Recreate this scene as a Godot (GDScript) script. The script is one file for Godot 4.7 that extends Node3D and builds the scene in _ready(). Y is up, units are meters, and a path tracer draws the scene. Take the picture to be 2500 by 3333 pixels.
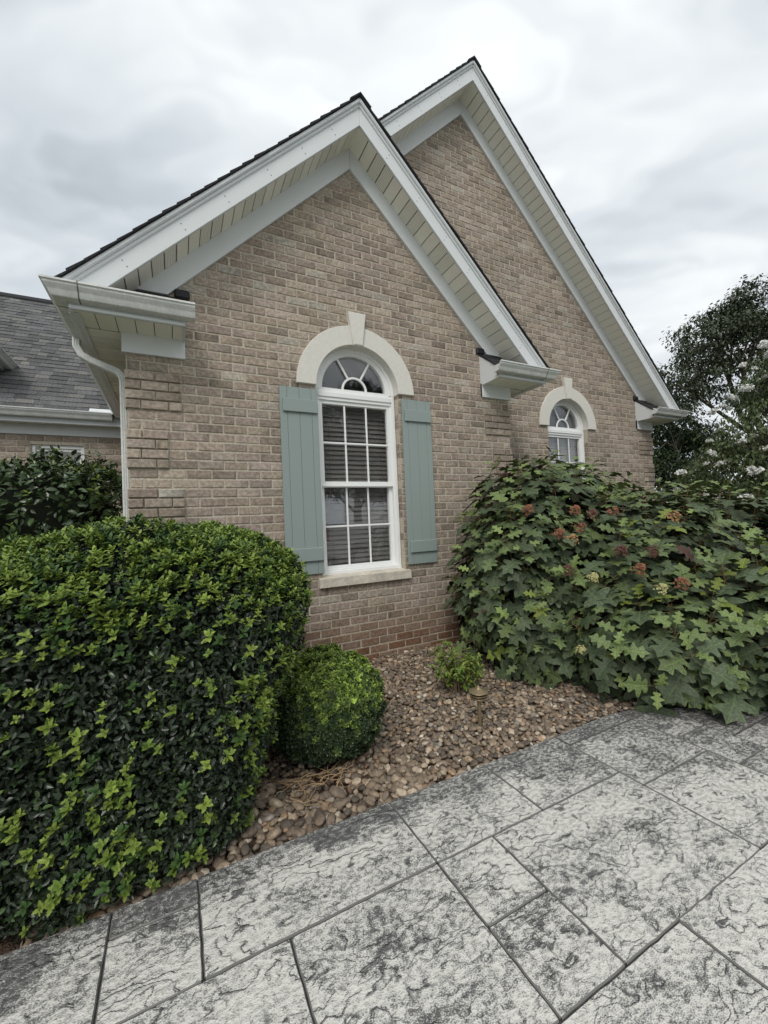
extends Node3D
# A brick house front with two gables, an arched window, shutters and planting, on an overcast day. Metres; the front wall is the plane z = 0, y is up.

var rng := RandomNumberGenerator.new()
var names := {}
var mats := {}
var house: Node3D
const BED := 0.0807        # brick course
const LEN := 0.2032        # brick module
const Y0 := 2.407          # a bed joint
const SLOPE := 0.985

# ---------------------------------------------------------------- mesh builder
class MB:
	var v := PackedVector3Array()
	var n := PackedVector3Array()
	var t := PackedVector2Array()
	var c := PackedColorArray()
	var i := PackedInt32Array()
	var col := Color(1, 1, 1)
	var xf := Transform3D()
	var used_uv := false

	func tri(a: Vector3, b: Vector3, d: Vector3, ca = null, cb = null, cd = null) -> void:      # counter-clockwise seen from the front
		a = xf * a; b = xf * b; d = xf * d
		var nn := (b - a).cross(d - a).normalized()
		var k := v.size()
		v.append(a); v.append(b); v.append(d)
		n.append(nn); n.append(nn); n.append(nn)
		t.append(Vector2.ZERO); t.append(Vector2.ZERO); t.append(Vector2.ZERO)
		c.append(ca if ca != null else col); c.append(cb if cb != null else col); c.append(cd if cd != null else col)
		i.append(k); i.append(k + 2); i.append(k + 1)

	func quad(a: Vector3, b: Vector3, d: Vector3, e: Vector3, ca = null, cb = null, cd = null, ce = null) -> void:
		a = xf * a; b = xf * b; d = xf * d; e = xf * e
		var nn := (d - a).cross(e - b).normalized()
		var k := v.size()
		v.append(a); v.append(b); v.append(d); v.append(e)
		for q in 4:
			n.append(nn); t.append(Vector2.ZERO)
		c.append(ca if ca != null else col); c.append(cb if cb != null else col); c.append(cd if cd != null else col); c.append(ce if ce != null else col)
		i.append(k); i.append(k + 2); i.append(k + 1); i.append(k); i.append(k + 3); i.append(k + 2)

	func vert(p: Vector3, nn: Vector3, uv := Vector2.ZERO, cc = null) -> int:
		v.append(xf * p); n.append((xf.basis * nn).normalized()); t.append(uv); c.append(cc if cc != null else col)
		return v.size() - 1

	func face(a: int, b: int, d: int) -> void:
		i.append(a); i.append(d); i.append(b)

	func box(lo: Vector3, hi: Vector3, ch := 0.0) -> void:       # a box with chamfered edges
		if ch <= 0.0:
			var p := [Vector3(lo.x, lo.y, lo.z), Vector3(hi.x, lo.y, lo.z), Vector3(hi.x, hi.y, lo.z), Vector3(lo.x, hi.y, lo.z), Vector3(lo.x, lo.y, hi.z), Vector3(hi.x, lo.y, hi.z), Vector3(hi.x, hi.y, hi.z), Vector3(lo.x, hi.y, hi.z)]
			quad(p[4], p[5], p[6], p[7]); quad(p[1], p[0], p[3], p[2]); quad(p[5], p[1], p[2], p[6]); quad(p[0], p[4], p[7], p[3]); quad(p[7], p[6], p[2], p[3]); quad(p[0], p[1], p[5], p[4])
			return
		var m := (lo + hi) * 0.5
		var h := (hi - lo) * 0.5
		var s := h - Vector3.ONE * ch
		var f := func(ax: int, sg: float, u: float, w: float) -> Vector3:
			var r := Vector3.ZERO
			r[ax] = sg * h[ax]; r[(ax + 1) % 3] = u * s[(ax + 1) % 3]; r[(ax + 2) % 3] = w * s[(ax + 2) % 3]
			return m + r
		for ax in 3:
			for sg in [-1.0, 1.0]:
				if sg > 0: quad(f.call(ax, sg, -1, -1), f.call(ax, sg, 1, -1), f.call(ax, sg, 1, 1), f.call(ax, sg, -1, 1))
				else: quad(f.call(ax, sg, -1, -1), f.call(ax, sg, -1, 1), f.call(ax, sg, 1, 1), f.call(ax, sg, 1, -1))
		for ax in 3:              # the twelve edges
			var b1 := (ax + 1) % 3
			for s1 in [-1.0, 1.0]:
				for s2 in [-1.0, 1.0]:      # edge between face ax (sign s1) and face b1 (sign s2), along the third axis
					var p0: Vector3 = f.call(ax, s1, s2, -1.0)
					var p1: Vector3 = f.call(ax, s1, s2, 1.0)
					var q0: Vector3 = f.call(b1, s2, -1.0, s1)
					var q1: Vector3 = f.call(b1, s2, 1.0, s1)
					if s1 * s2 > 0: quad(p0, q0, q1, p1)
					else: quad(p1, q1, q0, p0)
		for sx in [-1.0, 1.0]:
			for sy in [-1.0, 1.0]:
				for sz in [-1.0, 1.0]:
					var a := m + Vector3(sx * h.x, sy * s.y, sz * s.z)
					var b := m + Vector3(sx * s.x, sy * h.y, sz * s.z)
					var d := m + Vector3(sx * s.x, sy * s.y, sz * h.z)
					if sx * sy * sz > 0: tri(a, b, d)
					else: tri(a, d, b)

	func extrude(poly: PackedVector2Array, z0: float, z1: float, ch := 0.0) -> void:     # poly in x, y; z1 is the front; ch chamfers the front edge
		var p := poly
		var area := 0.0
		for k in p.size():
			area += p[k].cross(p[(k + 1) % p.size()])
		if area < 0:
			p = poly.duplicate(); p.reverse()
		var q := p
		if ch > 0.0:
			var off := Geometry2D.offset_polygon(p, -ch, Geometry2D.JOIN_MITER)
			if off.size() == 1 and off[0].size() == p.size():
				q = off[0]
				var ar := 0.0
				for k in q.size():
					ar += q[k].cross(q[(k + 1) % q.size()])
				if ar < 0: q.reverse()
				var best := 0
				for k in q.size():
					if q[k].distance_squared_to(p[0]) < q[best].distance_squared_to(p[0]): best = k
				var w := PackedVector2Array()
				for k in q.size(): w.append(q[(k + best) % q.size()])
				q = w
			else:
				ch = 0.0
		var id := Geometry2D.triangulate_polygon(q)
		for k in range(0, id.size(), 3):
			var a := q[id[k]]
			var b := q[id[k + 1]]
			var d := q[id[k + 2]]
			if (b - a).cross(d - a) < 0:
				var w2 := b
				b = d; d = w2
			tri(Vector3(a.x, a.y, z1), Vector3(b.x, b.y, z1), Vector3(d.x, d.y, z1))
		id = Geometry2D.triangulate_polygon(p)
		for k in range(0, id.size(), 3):
			var a := p[id[k]]
			var b := p[id[k + 1]]
			var d := p[id[k + 2]]
			if (b - a).cross(d - a) > 0:
				var w2 := b
				b = d; d = w2
			tri(Vector3(a.x, a.y, z0), Vector3(b.x, b.y, z0), Vector3(d.x, d.y, z0))
		var zc := z1 - ch
		for k in p.size():
			var k2 := (k + 1) % p.size()
			quad(Vector3(p[k].x, p[k].y, z0), Vector3(p[k2].x, p[k2].y, z0), Vector3(p[k2].x, p[k2].y, zc), Vector3(p[k].x, p[k].y, zc))
			if ch > 0.0:
				quad(Vector3(p[k].x, p[k].y, zc), Vector3(p[k2].x, p[k2].y, zc), Vector3(q[k2].x, q[k2].y, z1), Vector3(q[k].x, q[k].y, z1))

	func tube(path: Array, radii: Array, sides := 8, flat := 1.0) -> void:
		var prev := Vector3.RIGHT
		var rings := []
		for k in path.size():
			var d: Vector3 = (path[mini(k + 1, path.size() - 1)] - path[maxi(k - 1, 0)]).normalized()
			var u := prev - d * prev.dot(d)
			if u.length() < 0.1: u = d.cross(Vector3.UP if absf(d.y) < 0.9 else Vector3.FORWARD)
			u = u.normalized()
			prev = u
			var w := d.cross(u)
			var r: float = radii[k] if radii.size() > 1 else radii[0]
			var ring := []
			for s in sides:
				var a := TAU * s / sides
				var nn := u * cos(a) + w * sin(a) * flat
				ring.append(vert(path[k] + nn * r, nn.normalized(), Vector2(float(s) / sides, k)))
			rings.append(ring)
		for k in range(path.size() - 1):
			for s in sides:
				var s2 := (s + 1) % sides
				face(rings[k][s], rings[k][s2], rings[k + 1][s2]); face(rings[k][s], rings[k + 1][s2], rings[k + 1][s])
		for e in [0, path.size() - 1]:
			var nn2: Vector3 = (path[0] - path[1]).normalized() if e == 0 else (path[-1] - path[-2]).normalized()
			var m := vert(path[e], nn2)
			for s in sides:
				var s2 := (s + 1) % sides
				if e == 0: face(m, rings[e][s2], rings[e][s])
				else: face(m, rings[e][s], rings[e][s2])

	func lathe(profile: PackedVector2Array, sides := 20) -> void:      # (radius, height) from bottom to top
		for k in range(profile.size() - 1):
			var a := profile[k]
			var b := profile[k + 1]
			for s in sides:
				var c0 := Vector2.from_angle(TAU * s / sides)
				var c1 := Vector2.from_angle(TAU * (s + 1) / sides)
				var d := b - a
				var n2 := Vector2(d.y, -d.x).normalized()
				var k0 := vert(Vector3(c0.x * a.x, a.y, -c0.y * a.x), Vector3(c0.x * n2.x, n2.y, -c0.y * n2.x))
				var k1 := vert(Vector3(c1.x * a.x, a.y, -c1.y * a.x), Vector3(c1.x * n2.x, n2.y, -c1.y * n2.x))
				var k2 := vert(Vector3(c1.x * b.x, b.y, -c1.y * b.x), Vector3(c1.x * n2.x, n2.y, -c1.y * n2.x))
				var k3 := vert(Vector3(c0.x * b.x, b.y, -c0.y * b.x), Vector3(c0.x * n2.x, n2.y, -c0.y * n2.x))
				face(k0, k1, k2); face(k0, k2, k3)

	func profile_sweep(prof: PackedVector2Array, path: Array) -> void:   # prof (out, up), closed; path in plan, mitred, out to the right of the way it runs
		var rings := []
		for k in path.size():
			var d0: Vector3 = (path[k] - path[maxi(k - 1, 0)]).normalized() if k > 0 else (path[1] - path[0]).normalized()
			var d1: Vector3 = (path[mini(k + 1, path.size() - 1)] - path[k]).normalized() if k < path.size() - 1 else d0
			var o0 := d0.cross(Vector3.UP)
			var o1 := d1.cross(Vector3.UP)
			var o := (o0 + o1).normalized()
			o /= maxf(o.dot(o0), 0.3)
			var ring := []
			for q in prof: ring.append(path[k] + o * q.x + Vector3.UP * q.y)
			rings.append(ring)
		var m := prof.size()
		for k in range(path.size() - 1):
			for s in m:
				var s2 := (s + 1) % m
				quad(rings[k][s], rings[k + 1][s], rings[k + 1][s2], rings[k][s2])
		var id := Geometry2D.triangulate_polygon(prof)
		for k in range(0, id.size(), 3):
			var r0: Array = rings[0]
			var r1: Array = rings[-1]
			var way: Vector3 = (path[1] - path[0])
			var nn: Vector3 = (r0[id[k + 1]] - r0[id[k]]).cross(r0[id[k + 2]] - r0[id[k]])
			if nn.dot(way) < 0: tri(r0[id[k]], r0[id[k + 1]], r0[id[k + 2]])
			else: tri(r0[id[k]], r0[id[k + 2]], r0[id[k + 1]])
			way = path[-1] - path[-2]
			nn = (r1[id[k + 1]] - r1[id[k]]).cross(r1[id[k + 2]] - r1[id[k]])
			if nn.dot(way) > 0: tri(r1[id[k]], r1[id[k + 1]], r1[id[k + 2]])
			else: tri(r1[id[k]], r1[id[k + 2]], r1[id[k + 1]])

	func mesh() -> ArrayMesh:
		var a := []
		a.resize(Mesh.ARRAY_MAX)
		a[Mesh.ARRAY_VERTEX] = v; a[Mesh.ARRAY_NORMAL] = n; a[Mesh.ARRAY_TEX_UV] = t; a[Mesh.ARRAY_COLOR] = c; a[Mesh.ARRAY_INDEX] = i
		var m := ArrayMesh.new()
		m.add_surface_from_arrays(Mesh.PRIMITIVE_TRIANGLES, a)
		return m

# ---------------------------------------------------------------- naming
func numbered(called: String, parent: Node) -> String:
	var key := str(parent.get_instance_id()) + called
	var k: int = names.get(key, 0)
	names[key] = k + 1
	return called if k == 0 else "%s_%03d" % [called, k]

func put(called: String, mesh: Mesh, m: Material, parent: Node = self) -> MeshInstance3D:
	var o := MeshInstance3D.new()
	o.name = numbered(called, parent)
	o.mesh = mesh
	o.material_override = m
	parent.add_child(o, true)
	return o

func group_node(called: String, parent: Node = self, at := Vector3.ZERO) -> Node3D:
	var o := Node3D.new()
	o.name = numbered(called, parent)
	o.position = at
	parent.add_child(o, true)
	return o

func tag(o: Node, label: String, category: String, grp := "") -> Node:
	o.set_meta("label", label)
	o.set_meta("category", category)
	if grp: o.set_meta("group", grp)
	return o

func structure(o: Node) -> Node:
	o.set_meta("kind", "structure")
	return o

func many(called: String, mesh: Mesh, m: Material, xs: Array, cs: PackedColorArray, parent: Node) -> MultiMeshInstance3D:
	var mm := MultiMesh.new()
	mm.transform_format = MultiMesh.TRANSFORM_3D
	mm.use_colors = cs.size() > 0
	mm.mesh = mesh
	mm.instance_count = xs.size()
	for k in xs.size():
		mm.set_instance_transform(k, xs[k])
		if cs.size() > 0: mm.set_instance_color(k, cs[k])
	var o := MultiMeshInstance3D.new()
	o.name = numbered(called, parent)
	o.multimesh = mm
	o.material_override = m
	o.set_meta("kind", "stuff")
	parent.add_child(o, true)
	return o

# ---------------------------------------------------------------- materials
func lin(r: float, g: float, b: float) -> Color:
	return Color(r, g, b).linear_to_srgb()

func mat(called: String, color: Color, rough: float, vertex := false) -> StandardMaterial3D:
	if mats.has(called): return mats[called]
	var m := StandardMaterial3D.new()
	m.resource_name = called
	m.albedo_color = color
	m.roughness = rough
	m.metallic_specular = 0.4
	m.vertex_color_use_as_albedo = vertex
	mats[called] = m
	return m

func noise(sd: int, freq: float, oct := 4, kind := FastNoiseLite.TYPE_SIMPLEX_SMOOTH) -> FastNoiseLite:
	var f := FastNoiseLite.new()
	f.seed = sd; f.frequency = freq; f.noise_type = kind
	f.fractal_type = FastNoiseLite.FRACTAL_FBM if oct > 1 else FastNoiseLite.FRACTAL_NONE
	f.fractal_octaves = oct
	return f

func noise_bytes(f: FastNoiseLite, size: int) -> PackedByteArray:
	var im := f.get_seamless_image(size, size)
	im.convert(Image.FORMAT_L8)
	return im.get_data()

func gray_tex(b: PackedByteArray, size: int) -> ImageTexture:
	var im := Image.create_from_data(size, size, false, Image.FORMAT_L8, b)
	im.convert(Image.FORMAT_RGB8)
	return ImageTexture.create_from_image(im)

func grain(called: String, size: int, sd: int, f1: float, f2: float, lo: float, hi: float) -> ImageTexture:
	if mats.has(called): return mats[called]
	var a := noise_bytes(noise(sd, f1, 4), size)
	var b := noise_bytes(noise(sd + 7, f2, 2), size)
	var r := PackedByteArray()
	r.resize(size * size)
	for k in size * size:
		var x := (a[k] * 0.55 + b[k] * 0.45) / 255.0
		x = clampf((x - 0.5) * 1.6 + 0.5, 0.0, 1.0)
		r[k] = int(255.0 * lerpf(lo, hi, x))
	var t := gray_tex(r, size)
	mats[called] = t
	return t

func textured(m: StandardMaterial3D, tex: Texture2D, per_metre: float, bump_cm := 0.0, world := true, bump: Texture2D = null) -> StandardMaterial3D:
	m.albedo_texture = tex
	m.uv1_triplanar = true
	m.uv1_world_triplanar = world
	m.uv1_scale = Vector3.ONE * per_metre
	m.texture_filter = BaseMaterial3D.TEXTURE_FILTER_LINEAR_WITH_MIPMAPS
	if bump_cm > 0.0:
		m.heightmap_enabled = true
		m.heightmap_scale = bump_cm
		m.heightmap_texture = bump if bump else tex
	return m

func smooth(a: float, b: float, x: float) -> float:
	var t := clampf((x - a) / (b - a), 0.0, 1.0)
	return t * t * (3.0 - 2.0 * t)

func rf(a: float, b: float) -> float:
	return rng.randf_range(a, b)

func rdir() -> Vector3:
	var y := rf(-1, 1)
	var a := rf(0, TAU)
	var r := sqrt(1.0 - y * y)
	return Vector3(r * cos(a), y, r * sin(a))

func rect(x0: float, y0: float, x1: float, y1: float) -> PackedVector2Array:
	return PackedVector2Array([Vector2(x0, y0), Vector2(x1, y0), Vector2(x1, y1), Vector2(x0, y1)])

func frame_of(dir: Vector3, up: Vector3) -> Basis:     # z along dir, y near up
	var z := dir.normalized()
	var x := up.cross(z)
	if x.length() < 0.05: x = Vector3.RIGHT.cross(z)
	x = x.normalized()
	return Basis(x, z.cross(x), z)

# ---------------------------------------------------------------- light and camera
func set_sky() -> void:
	var w := 1024
	var h := 512
	var im := Image.create(w, h, false, Image.FORMAT_RGBF)
	var n1 := noise(11, 0.55, 4)
	var n2 := noise(23, 0.25, 3)
	var n3 := noise(31, 1.4, 3)
	for y in h:
		var el := PI * (0.5 - (y + 0.5) / h)
		var sy := sin(el)
		var cy := cos(el)
		for x in w:
			var az := TAU * ((x + 0.5) / w - 0.5)
			var d := Vector3(cy * sin(az), sy, -cy * cos(az))
			var c := Color(0.5, 0.51, 0.52)
			if sy > -0.02:
				var k := 1.0 / (maxf(sy, 0.0) + 0.22)
				var px := d.x * k
				var pz := d.z * k
				# the layer drifts from left to right: streaks are long that way
				var u := px * 0.8 + pz * 0.25
				var v := pz * 1.1 - px * 0.45
				var wv := n2.get_noise_2d(u * 1.5, v * 1.5)
				var a := n1.get_noise_2d(u * 3.2 + wv * 1.6, v * 3.6 + wv * 2.0)
				var b := n3.get_noise_2d(u * 2.2 + a, v * 3.2 + a * 1.5)
				var shade := 0.715 + 0.23 * a + 0.08 * b + 0.20 * wv
				shade *= 1.0 + 0.26 * smooth(0.45, 1.0, sy)
				shade += 0.10 * maxf(0.0, -d.x) * smooth(0.0, 0.5, sy) + 0.05 * (1.0 - smooth(0.0, 0.3, sy))
				shade -= 0.10 * maxf(0.0, d.x) * smooth(0.05, 0.5, sy)
				shade = clampf(shade, 0.5, 1.25)
				var bl := smooth(0.9, 0.55, shade)
				c = Color(shade * 0.97 * (0.985 - 0.055 * bl), shade * (1.0 - 0.015 * bl), shade * (1.02 + 0.05 * bl))
			im.set_pixel(x, y, c)
	var pano := PanoramaSkyMaterial.new()
	pano.panorama = ImageTexture.create_from_image(im)
	var sky := Sky.new()
	sky.sky_material = pano
	var e := Environment.new()
	e.background_mode = Environment.BG_SKY
	e.sky = sky
	e.background_energy_multiplier = 1.0
	e.tonemap_mode = Environment.TONE_MAPPER_LINEAR
	e.tonemap_exposure = 1.12
	e.sdfgi_enabled = true
	e.ssao_enabled = true
	e.ssil_enabled = true
	var we := WorldEnvironment.new()
	we.name = "world_environment"
	we.environment = e
	add_child(we)

func set_light_and_camera() -> void:
	var sun := DirectionalLight3D.new()
	sun.name = "sun"
	sun.light_energy = 0.45
	sun.light_angular_distance = 25.0
	sun.light_color = Color(1.0, 0.98, 0.95)
	sun.shadow_enabled = true
	add_child(sun)
	sun.look_at_from_position(Vector3(-0.62, 1.0, 0.75), Vector3.ZERO)
	var cam := Camera3D.new()
	cam.name = "camera"
	cam.fov = 102.61
	cam.near = 0.05
	cam.far = 300.0
	# right, up and back axes, solved from the lines of the photograph
	cam.transform = Transform3D(Basis(Vector3(0.890303, -0.045041, 0.453135), Vector3(0.028696, 0.998668, 0.042885), Vector3(-0.454463, -0.025178, 0.890410)), Vector3(0, 1.40, 3.84))
	add_child(cam)
	cam.current = true

# ---------------------------------------------------------------- ground, bed and walkway
func concrete_materials() -> Array:
	var s := 2048                                   # the sheet covers 3.2 m
	var a := noise_bytes(noise(101, 0.0035, 4), s)      # slow tone
	var lf := noise(102, 0.004, 4)
	lf.domain_warp_enabled = true
	lf.domain_warp_amplitude = 60.0
	lf.domain_warp_frequency = 0.006
	var l := noise_bytes(lf, s)                     # slate layers
	var f := noise_bytes(noise(103, 0.24, 3), s)    # powder, fine
	var g := noise_bytes(noise(104, 0.014, 3), s)   # powder, blotches
	var mf := noise_bytes(noise(105, 0.05, 3), s)
	var ims := []
	for q in 3:
		var im := PackedByteArray()
		im.resize(s * s * 3)
		ims.append(im)
	var im0: PackedByteArray = ims[0]
	var im1: PackedByteArray = ims[1]
	var im2: PackedByteArray = ims[2]
	var hb := PackedByteArray(); hb.resize(s * s)
	for k in s * s:
		var lv := l[k] / 255.0 * 6.5
		var st := floorf(lv)
		var fr := lv - st
		var gv := g[k] / 255.0
		var fv := f[k] / 255.0
		var step := smooth(0.0, 0.06, fr)
		var hgt := (st + step) / 7.5
		var edge := pow(1.0 - smooth(0.0, 0.24, fr), 1.3) * smooth(0.47, 0.54, gv)       # powder caught under each slate step, broken up
		var blot := smooth(0.44, 0.70, gv)
		var slow := smooth(0.32, 0.72, a[k] / 255.0)
		var mid := smooth(0.36, 0.66, mf[k] / 255.0)
		var base := 0.20 + 0.26 * slow + 0.22 * blot * (0.35 + 0.65 * slow) + 0.30 * (mid - 0.4)
		for q in 3:
			var dens := clampf(base + 0.30 * q, 0.0, 1.35)
			var fine := smooth(0.70 - 0.42 * dens, 0.90 - 0.42 * dens, fv)
			var dark := clampf(fine * (0.38 + 0.45 * minf(dens, 1.0)) + 0.20 * dens * mid + 0.85 * edge, 0.0, 1.0)
			var tone := lerpf(0.82, 0.35, dark) + (fv - 0.5) * 0.10
			var warm := 0.024 * (1.0 - dark) + 0.002
			var r8 := int(clampf((tone + warm * 0.3) * 255.0, 0, 255))
			var g8 := int(clampf(tone * 255.0, 0, 255))
			var b8 := int(clampf((tone - warm) * 255.0, 0, 255))
			if q == 0: im0[k * 3] = r8; im0[k * 3 + 1] = g8; im0[k * 3 + 2] = b8
			elif q == 1: im1[k * 3] = r8; im1[k * 3 + 1] = g8; im1[k * 3 + 2] = b8
			else: im2[k * 3] = r8; im2[k * 3 + 1] = g8; im2[k * 3 + 2] = b8
		hb[k] = int(clampf(hgt * 205.0 + (f[k] - 128) * 0.05 + (mf[k] - 128) * 0.10 + 30.0, 0, 255))
	var bump := gray_tex(hb, s)
	var made := []
	for im in [im0, im1, im2]:
		var m := StandardMaterial3D.new()
		m.resource_name = "stamped concrete"
		m.albedo_texture = ImageTexture.create_from_image(Image.create_from_data(s, s, false, Image.FORMAT_RGB8, im))
		m.heightmap_enabled = true
		m.heightmap_scale = 4.5
		m.heightmap_texture = bump
		m.roughness = 0.62
		m.metallic_specular = 0.4
		m.vertex_color_use_as_albedo = true
		made.append(m)
	return made

func walkway_outline() -> PackedVector2Array:     # x, z
	return PackedVector2Array([Vector2(-7, 1.96), Vector2(2.62, 1.955), Vector2(2.78, 1.975), Vector2(2.92, 2.03), Vector2(3.10, 2.13), Vector2(3.35, 2.31), Vector2(3.65, 2.58), Vector2(4.0, 2.98), Vector2(4.4, 3.6), Vector2(4.8, 4.4), Vector2(5.6, 5.0), Vector2(15, 5.3), Vector2(15, 10.5), Vector2(-7, 10.5)])

func slab(x0: float, x1: float, z0: float, z1: float, ms: Array, parent: Node, outline: PackedVector2Array, stamp: FastNoiseLite) -> void:
	var g := 0.0022
	var cells := Geometry2D.intersect_polygons(rect(x0 + g, z0 + g, x1 - g, z1 - g), outline)
	for poly in cells:
		var mb := MB.new()
		var off := Vector2(rf(0, 1), rf(0, 1))
		var turn := 1.0 if rng.randf() < 0.5 else -1.0
		var lift := rf(-0.0015, 0.0015)
		var is_rect: bool = poly.size() == 4
		# release powder lies thick along the planted edge and towards the far end
		var powder := func(p: Vector2) -> float:
			var w: float = stamp.get_noise_2d(p.x * 3.0, p.y * 3.0)
			var e := 2.4 * (1.0 - smooth(0.0, 0.26, p.y - 1.955 + w * 0.16)) if p.x < 2.9 else 0.0
			e += 1.6 * smooth(0.9, 3.1, p.x - (p.y - 2.0) * 1.1 + stamp.get_noise_2d(p.x, p.y) * 0.9)
			return e + 0.5 * smooth(0.0, 0.5, stamp.get_noise_2d(p.x * 0.8 + 50.0, p.y * 0.8)) + w * 0.5
		var tint := func(_p: Vector2) -> Color: return Color(1, 1, 1)
		var uvof := func(p: Vector2) -> Vector2: return Vector2(p.x / 4.0, p.y / 2.5) * turn + off
		var ch := 0.0035
		if is_rect:
			var lo: Vector2 = Vector2(minf(poly[0].x, poly[2].x), minf(poly[0].y, poly[2].y))
			var hi: Vector2 = Vector2(maxf(poly[0].x, poly[2].x), maxf(poly[0].y, poly[2].y))
			var nx := maxi(1, int((hi.x - lo.x) / 0.04))
			var nz := maxi(1, int((hi.y - lo.y) / 0.04))
			if lo.y > 3.7 or lo.x > 4.5: nx = 2; nz = 2
			var wob := func(q: Vector2) -> Vector2: return Vector2(stamp.get_noise_2d(q.x * 14.0 + 9.0, q.y * 14.0), stamp.get_noise_2d(q.x * 14.0, q.y * 14.0 + 70.0)) * 0.0035
			var ids := []
			var pts := []
			for a in nx + 1:
				var row := []
				var prow := []
				for b in nz + 1:
					var p := Vector2(lerpf(lo.x + ch, hi.x - ch, float(a) / nx), lerpf(lo.y + ch, hi.y - ch, float(b) / nz))
					if a == 0 or b == 0 or a == nx or b == nz: p += wob.call(p)
					row.append(mb.vert(Vector3(p.x, lift, p.y), Vector3.UP, uvof.call(p), tint.call(p)))
					prow.append(p)
				ids.append(row)
				pts.append(prow)
			var levels := [PackedInt32Array(), PackedInt32Array(), PackedInt32Array()]
			for a in nx:
				for b in nz:
					var lv: int = clampi(roundi(powder.call((pts[a][b] + pts[a + 1][b + 1]) * 0.5) + rf(-0.2, 0.2)), 0, 2)
					levels[lv].append_array(PackedInt32Array([ids[a][b], ids[a + 1][b], ids[a + 1][b + 1], ids[a][b], ids[a + 1][b + 1], ids[a][b + 1]]))
			var rim := []                     # the worn edge, all the way round: [place, way out]
			for a in nx: rim.append([pts[a][0], Vector2(0, -1)])
			for b in nz: rim.append([pts[nx][b], Vector2(1, 0)])
			for a in nx: rim.append([pts[nx - a][nz], Vector2(0, 1)])
			for b in nz: rim.append([pts[0][nz - b], Vector2(-1, 0)])
			mb.col = Color(0.34, 0.34, 0.345)
			for k in rim.size():
				var q0: Vector2 = rim[k][0]
				var q1: Vector2 = rim[(k + 1) % rim.size()][0]
				var out: Vector2 = rim[k][1] * ch
				var c0: Vector2 = q0
				var c1: Vector2 = q1
				mb.quad(Vector3(q1.x + out.x, -0.005, q1.y + out.y), Vector3(q0.x + out.x, -0.005, q0.y + out.y), Vector3(c0.x, lift, c0.y), Vector3(c1.x, lift, c1.y))
				mb.quad(Vector3(q1.x + out.x, -0.09, q1.y + out.y), Vector3(q0.x + out.x, -0.09, q0.y + out.y), Vector3(q0.x + out.x, -0.005, q0.y + out.y), Vector3(q1.x + out.x, -0.005, q1.y + out.y))
			var am := ArrayMesh.new()
			levels[1].append_array(mb.i)
			for lv in 3:
				if levels[lv].is_empty(): continue
				# each powder density is a surface of its own
				var map := {}
				var sub := MB.new()
				for ix in levels[lv]:
					if not map.has(ix):
						map[ix] = sub.v.size()
						sub.v.append(mb.v[ix]); sub.n.append(mb.n[ix]); sub.t.append(mb.t[ix]); sub.c.append(mb.c[ix])
					sub.i.append(map[ix])
				am.add_surface_from_arrays(Mesh.PRIMITIVE_TRIANGLES, sub.mesh().surface_get_arrays(0))
				am.surface_set_material(am.get_surface_count() - 1, ms[lv])
			put("slab", am, null, parent)
			continue
		else:
			var inner := Geometry2D.offset_polygon(poly, -ch, Geometry2D.JOIN_MITER)
			if inner.is_empty(): continue
			var id := Geometry2D.triangulate_polygon(inner[0])
			for k in range(0, id.size(), 3):
				var ks := []
				for q in 3:
					var p: Vector2 = inner[0][id[k + q]]
					ks.append(mb.vert(Vector3(p.x, lift, p.y), Vector3.UP, uvof.call(p), tint.call(p)))
				var aa: Vector2 = inner[0][id[k]]
				var bb: Vector2 = inner[0][id[k + 1]]
				var cc: Vector2 = inner[0][id[k + 2]]
				if (bb - aa).cross(cc - aa) < 0: mb.face(ks[0], ks[1], ks[2])
				else: mb.face(ks[0], ks[2], ks[1])
		var ar := 0.0
		for k in poly.size(): ar += poly[k].cross(poly[(k + 1) % poly.size()])
		if ar < 0: poly.reverse()
		mb.col = Color(0.30, 0.30, 0.31)
		for k in poly.size():             # rounded arris, then the side of the slab
			var p0: Vector2 = poly[k]
			var p1: Vector2 = poly[(k + 1) % poly.size()]
			var nrm := Vector2((p1 - p0).y, -(p1 - p0).x).normalized()
			var i0 := p0 - nrm * ch + (p1 - p0).normalized() * ch
			var i1 := p1 - nrm * ch - (p1 - p0).normalized() * ch
			mb.quad(Vector3(p1.x, -0.004, p1.y), Vector3(p0.x, -0.004, p0.y), Vector3(i0.x, lift, i0.y), Vector3(i1.x, lift, i1.y))
			mb.quad(Vector3(p1.x, -0.09, p1.y), Vector3(p0.x, -0.09, p0.y), Vector3(p0.x, -0.004, p0.y), Vector3(p1.x, -0.004, p1.y))
		put("slab", mb.mesh(), ms[2] if x0 > 2.0 else ms[0], parent)

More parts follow.
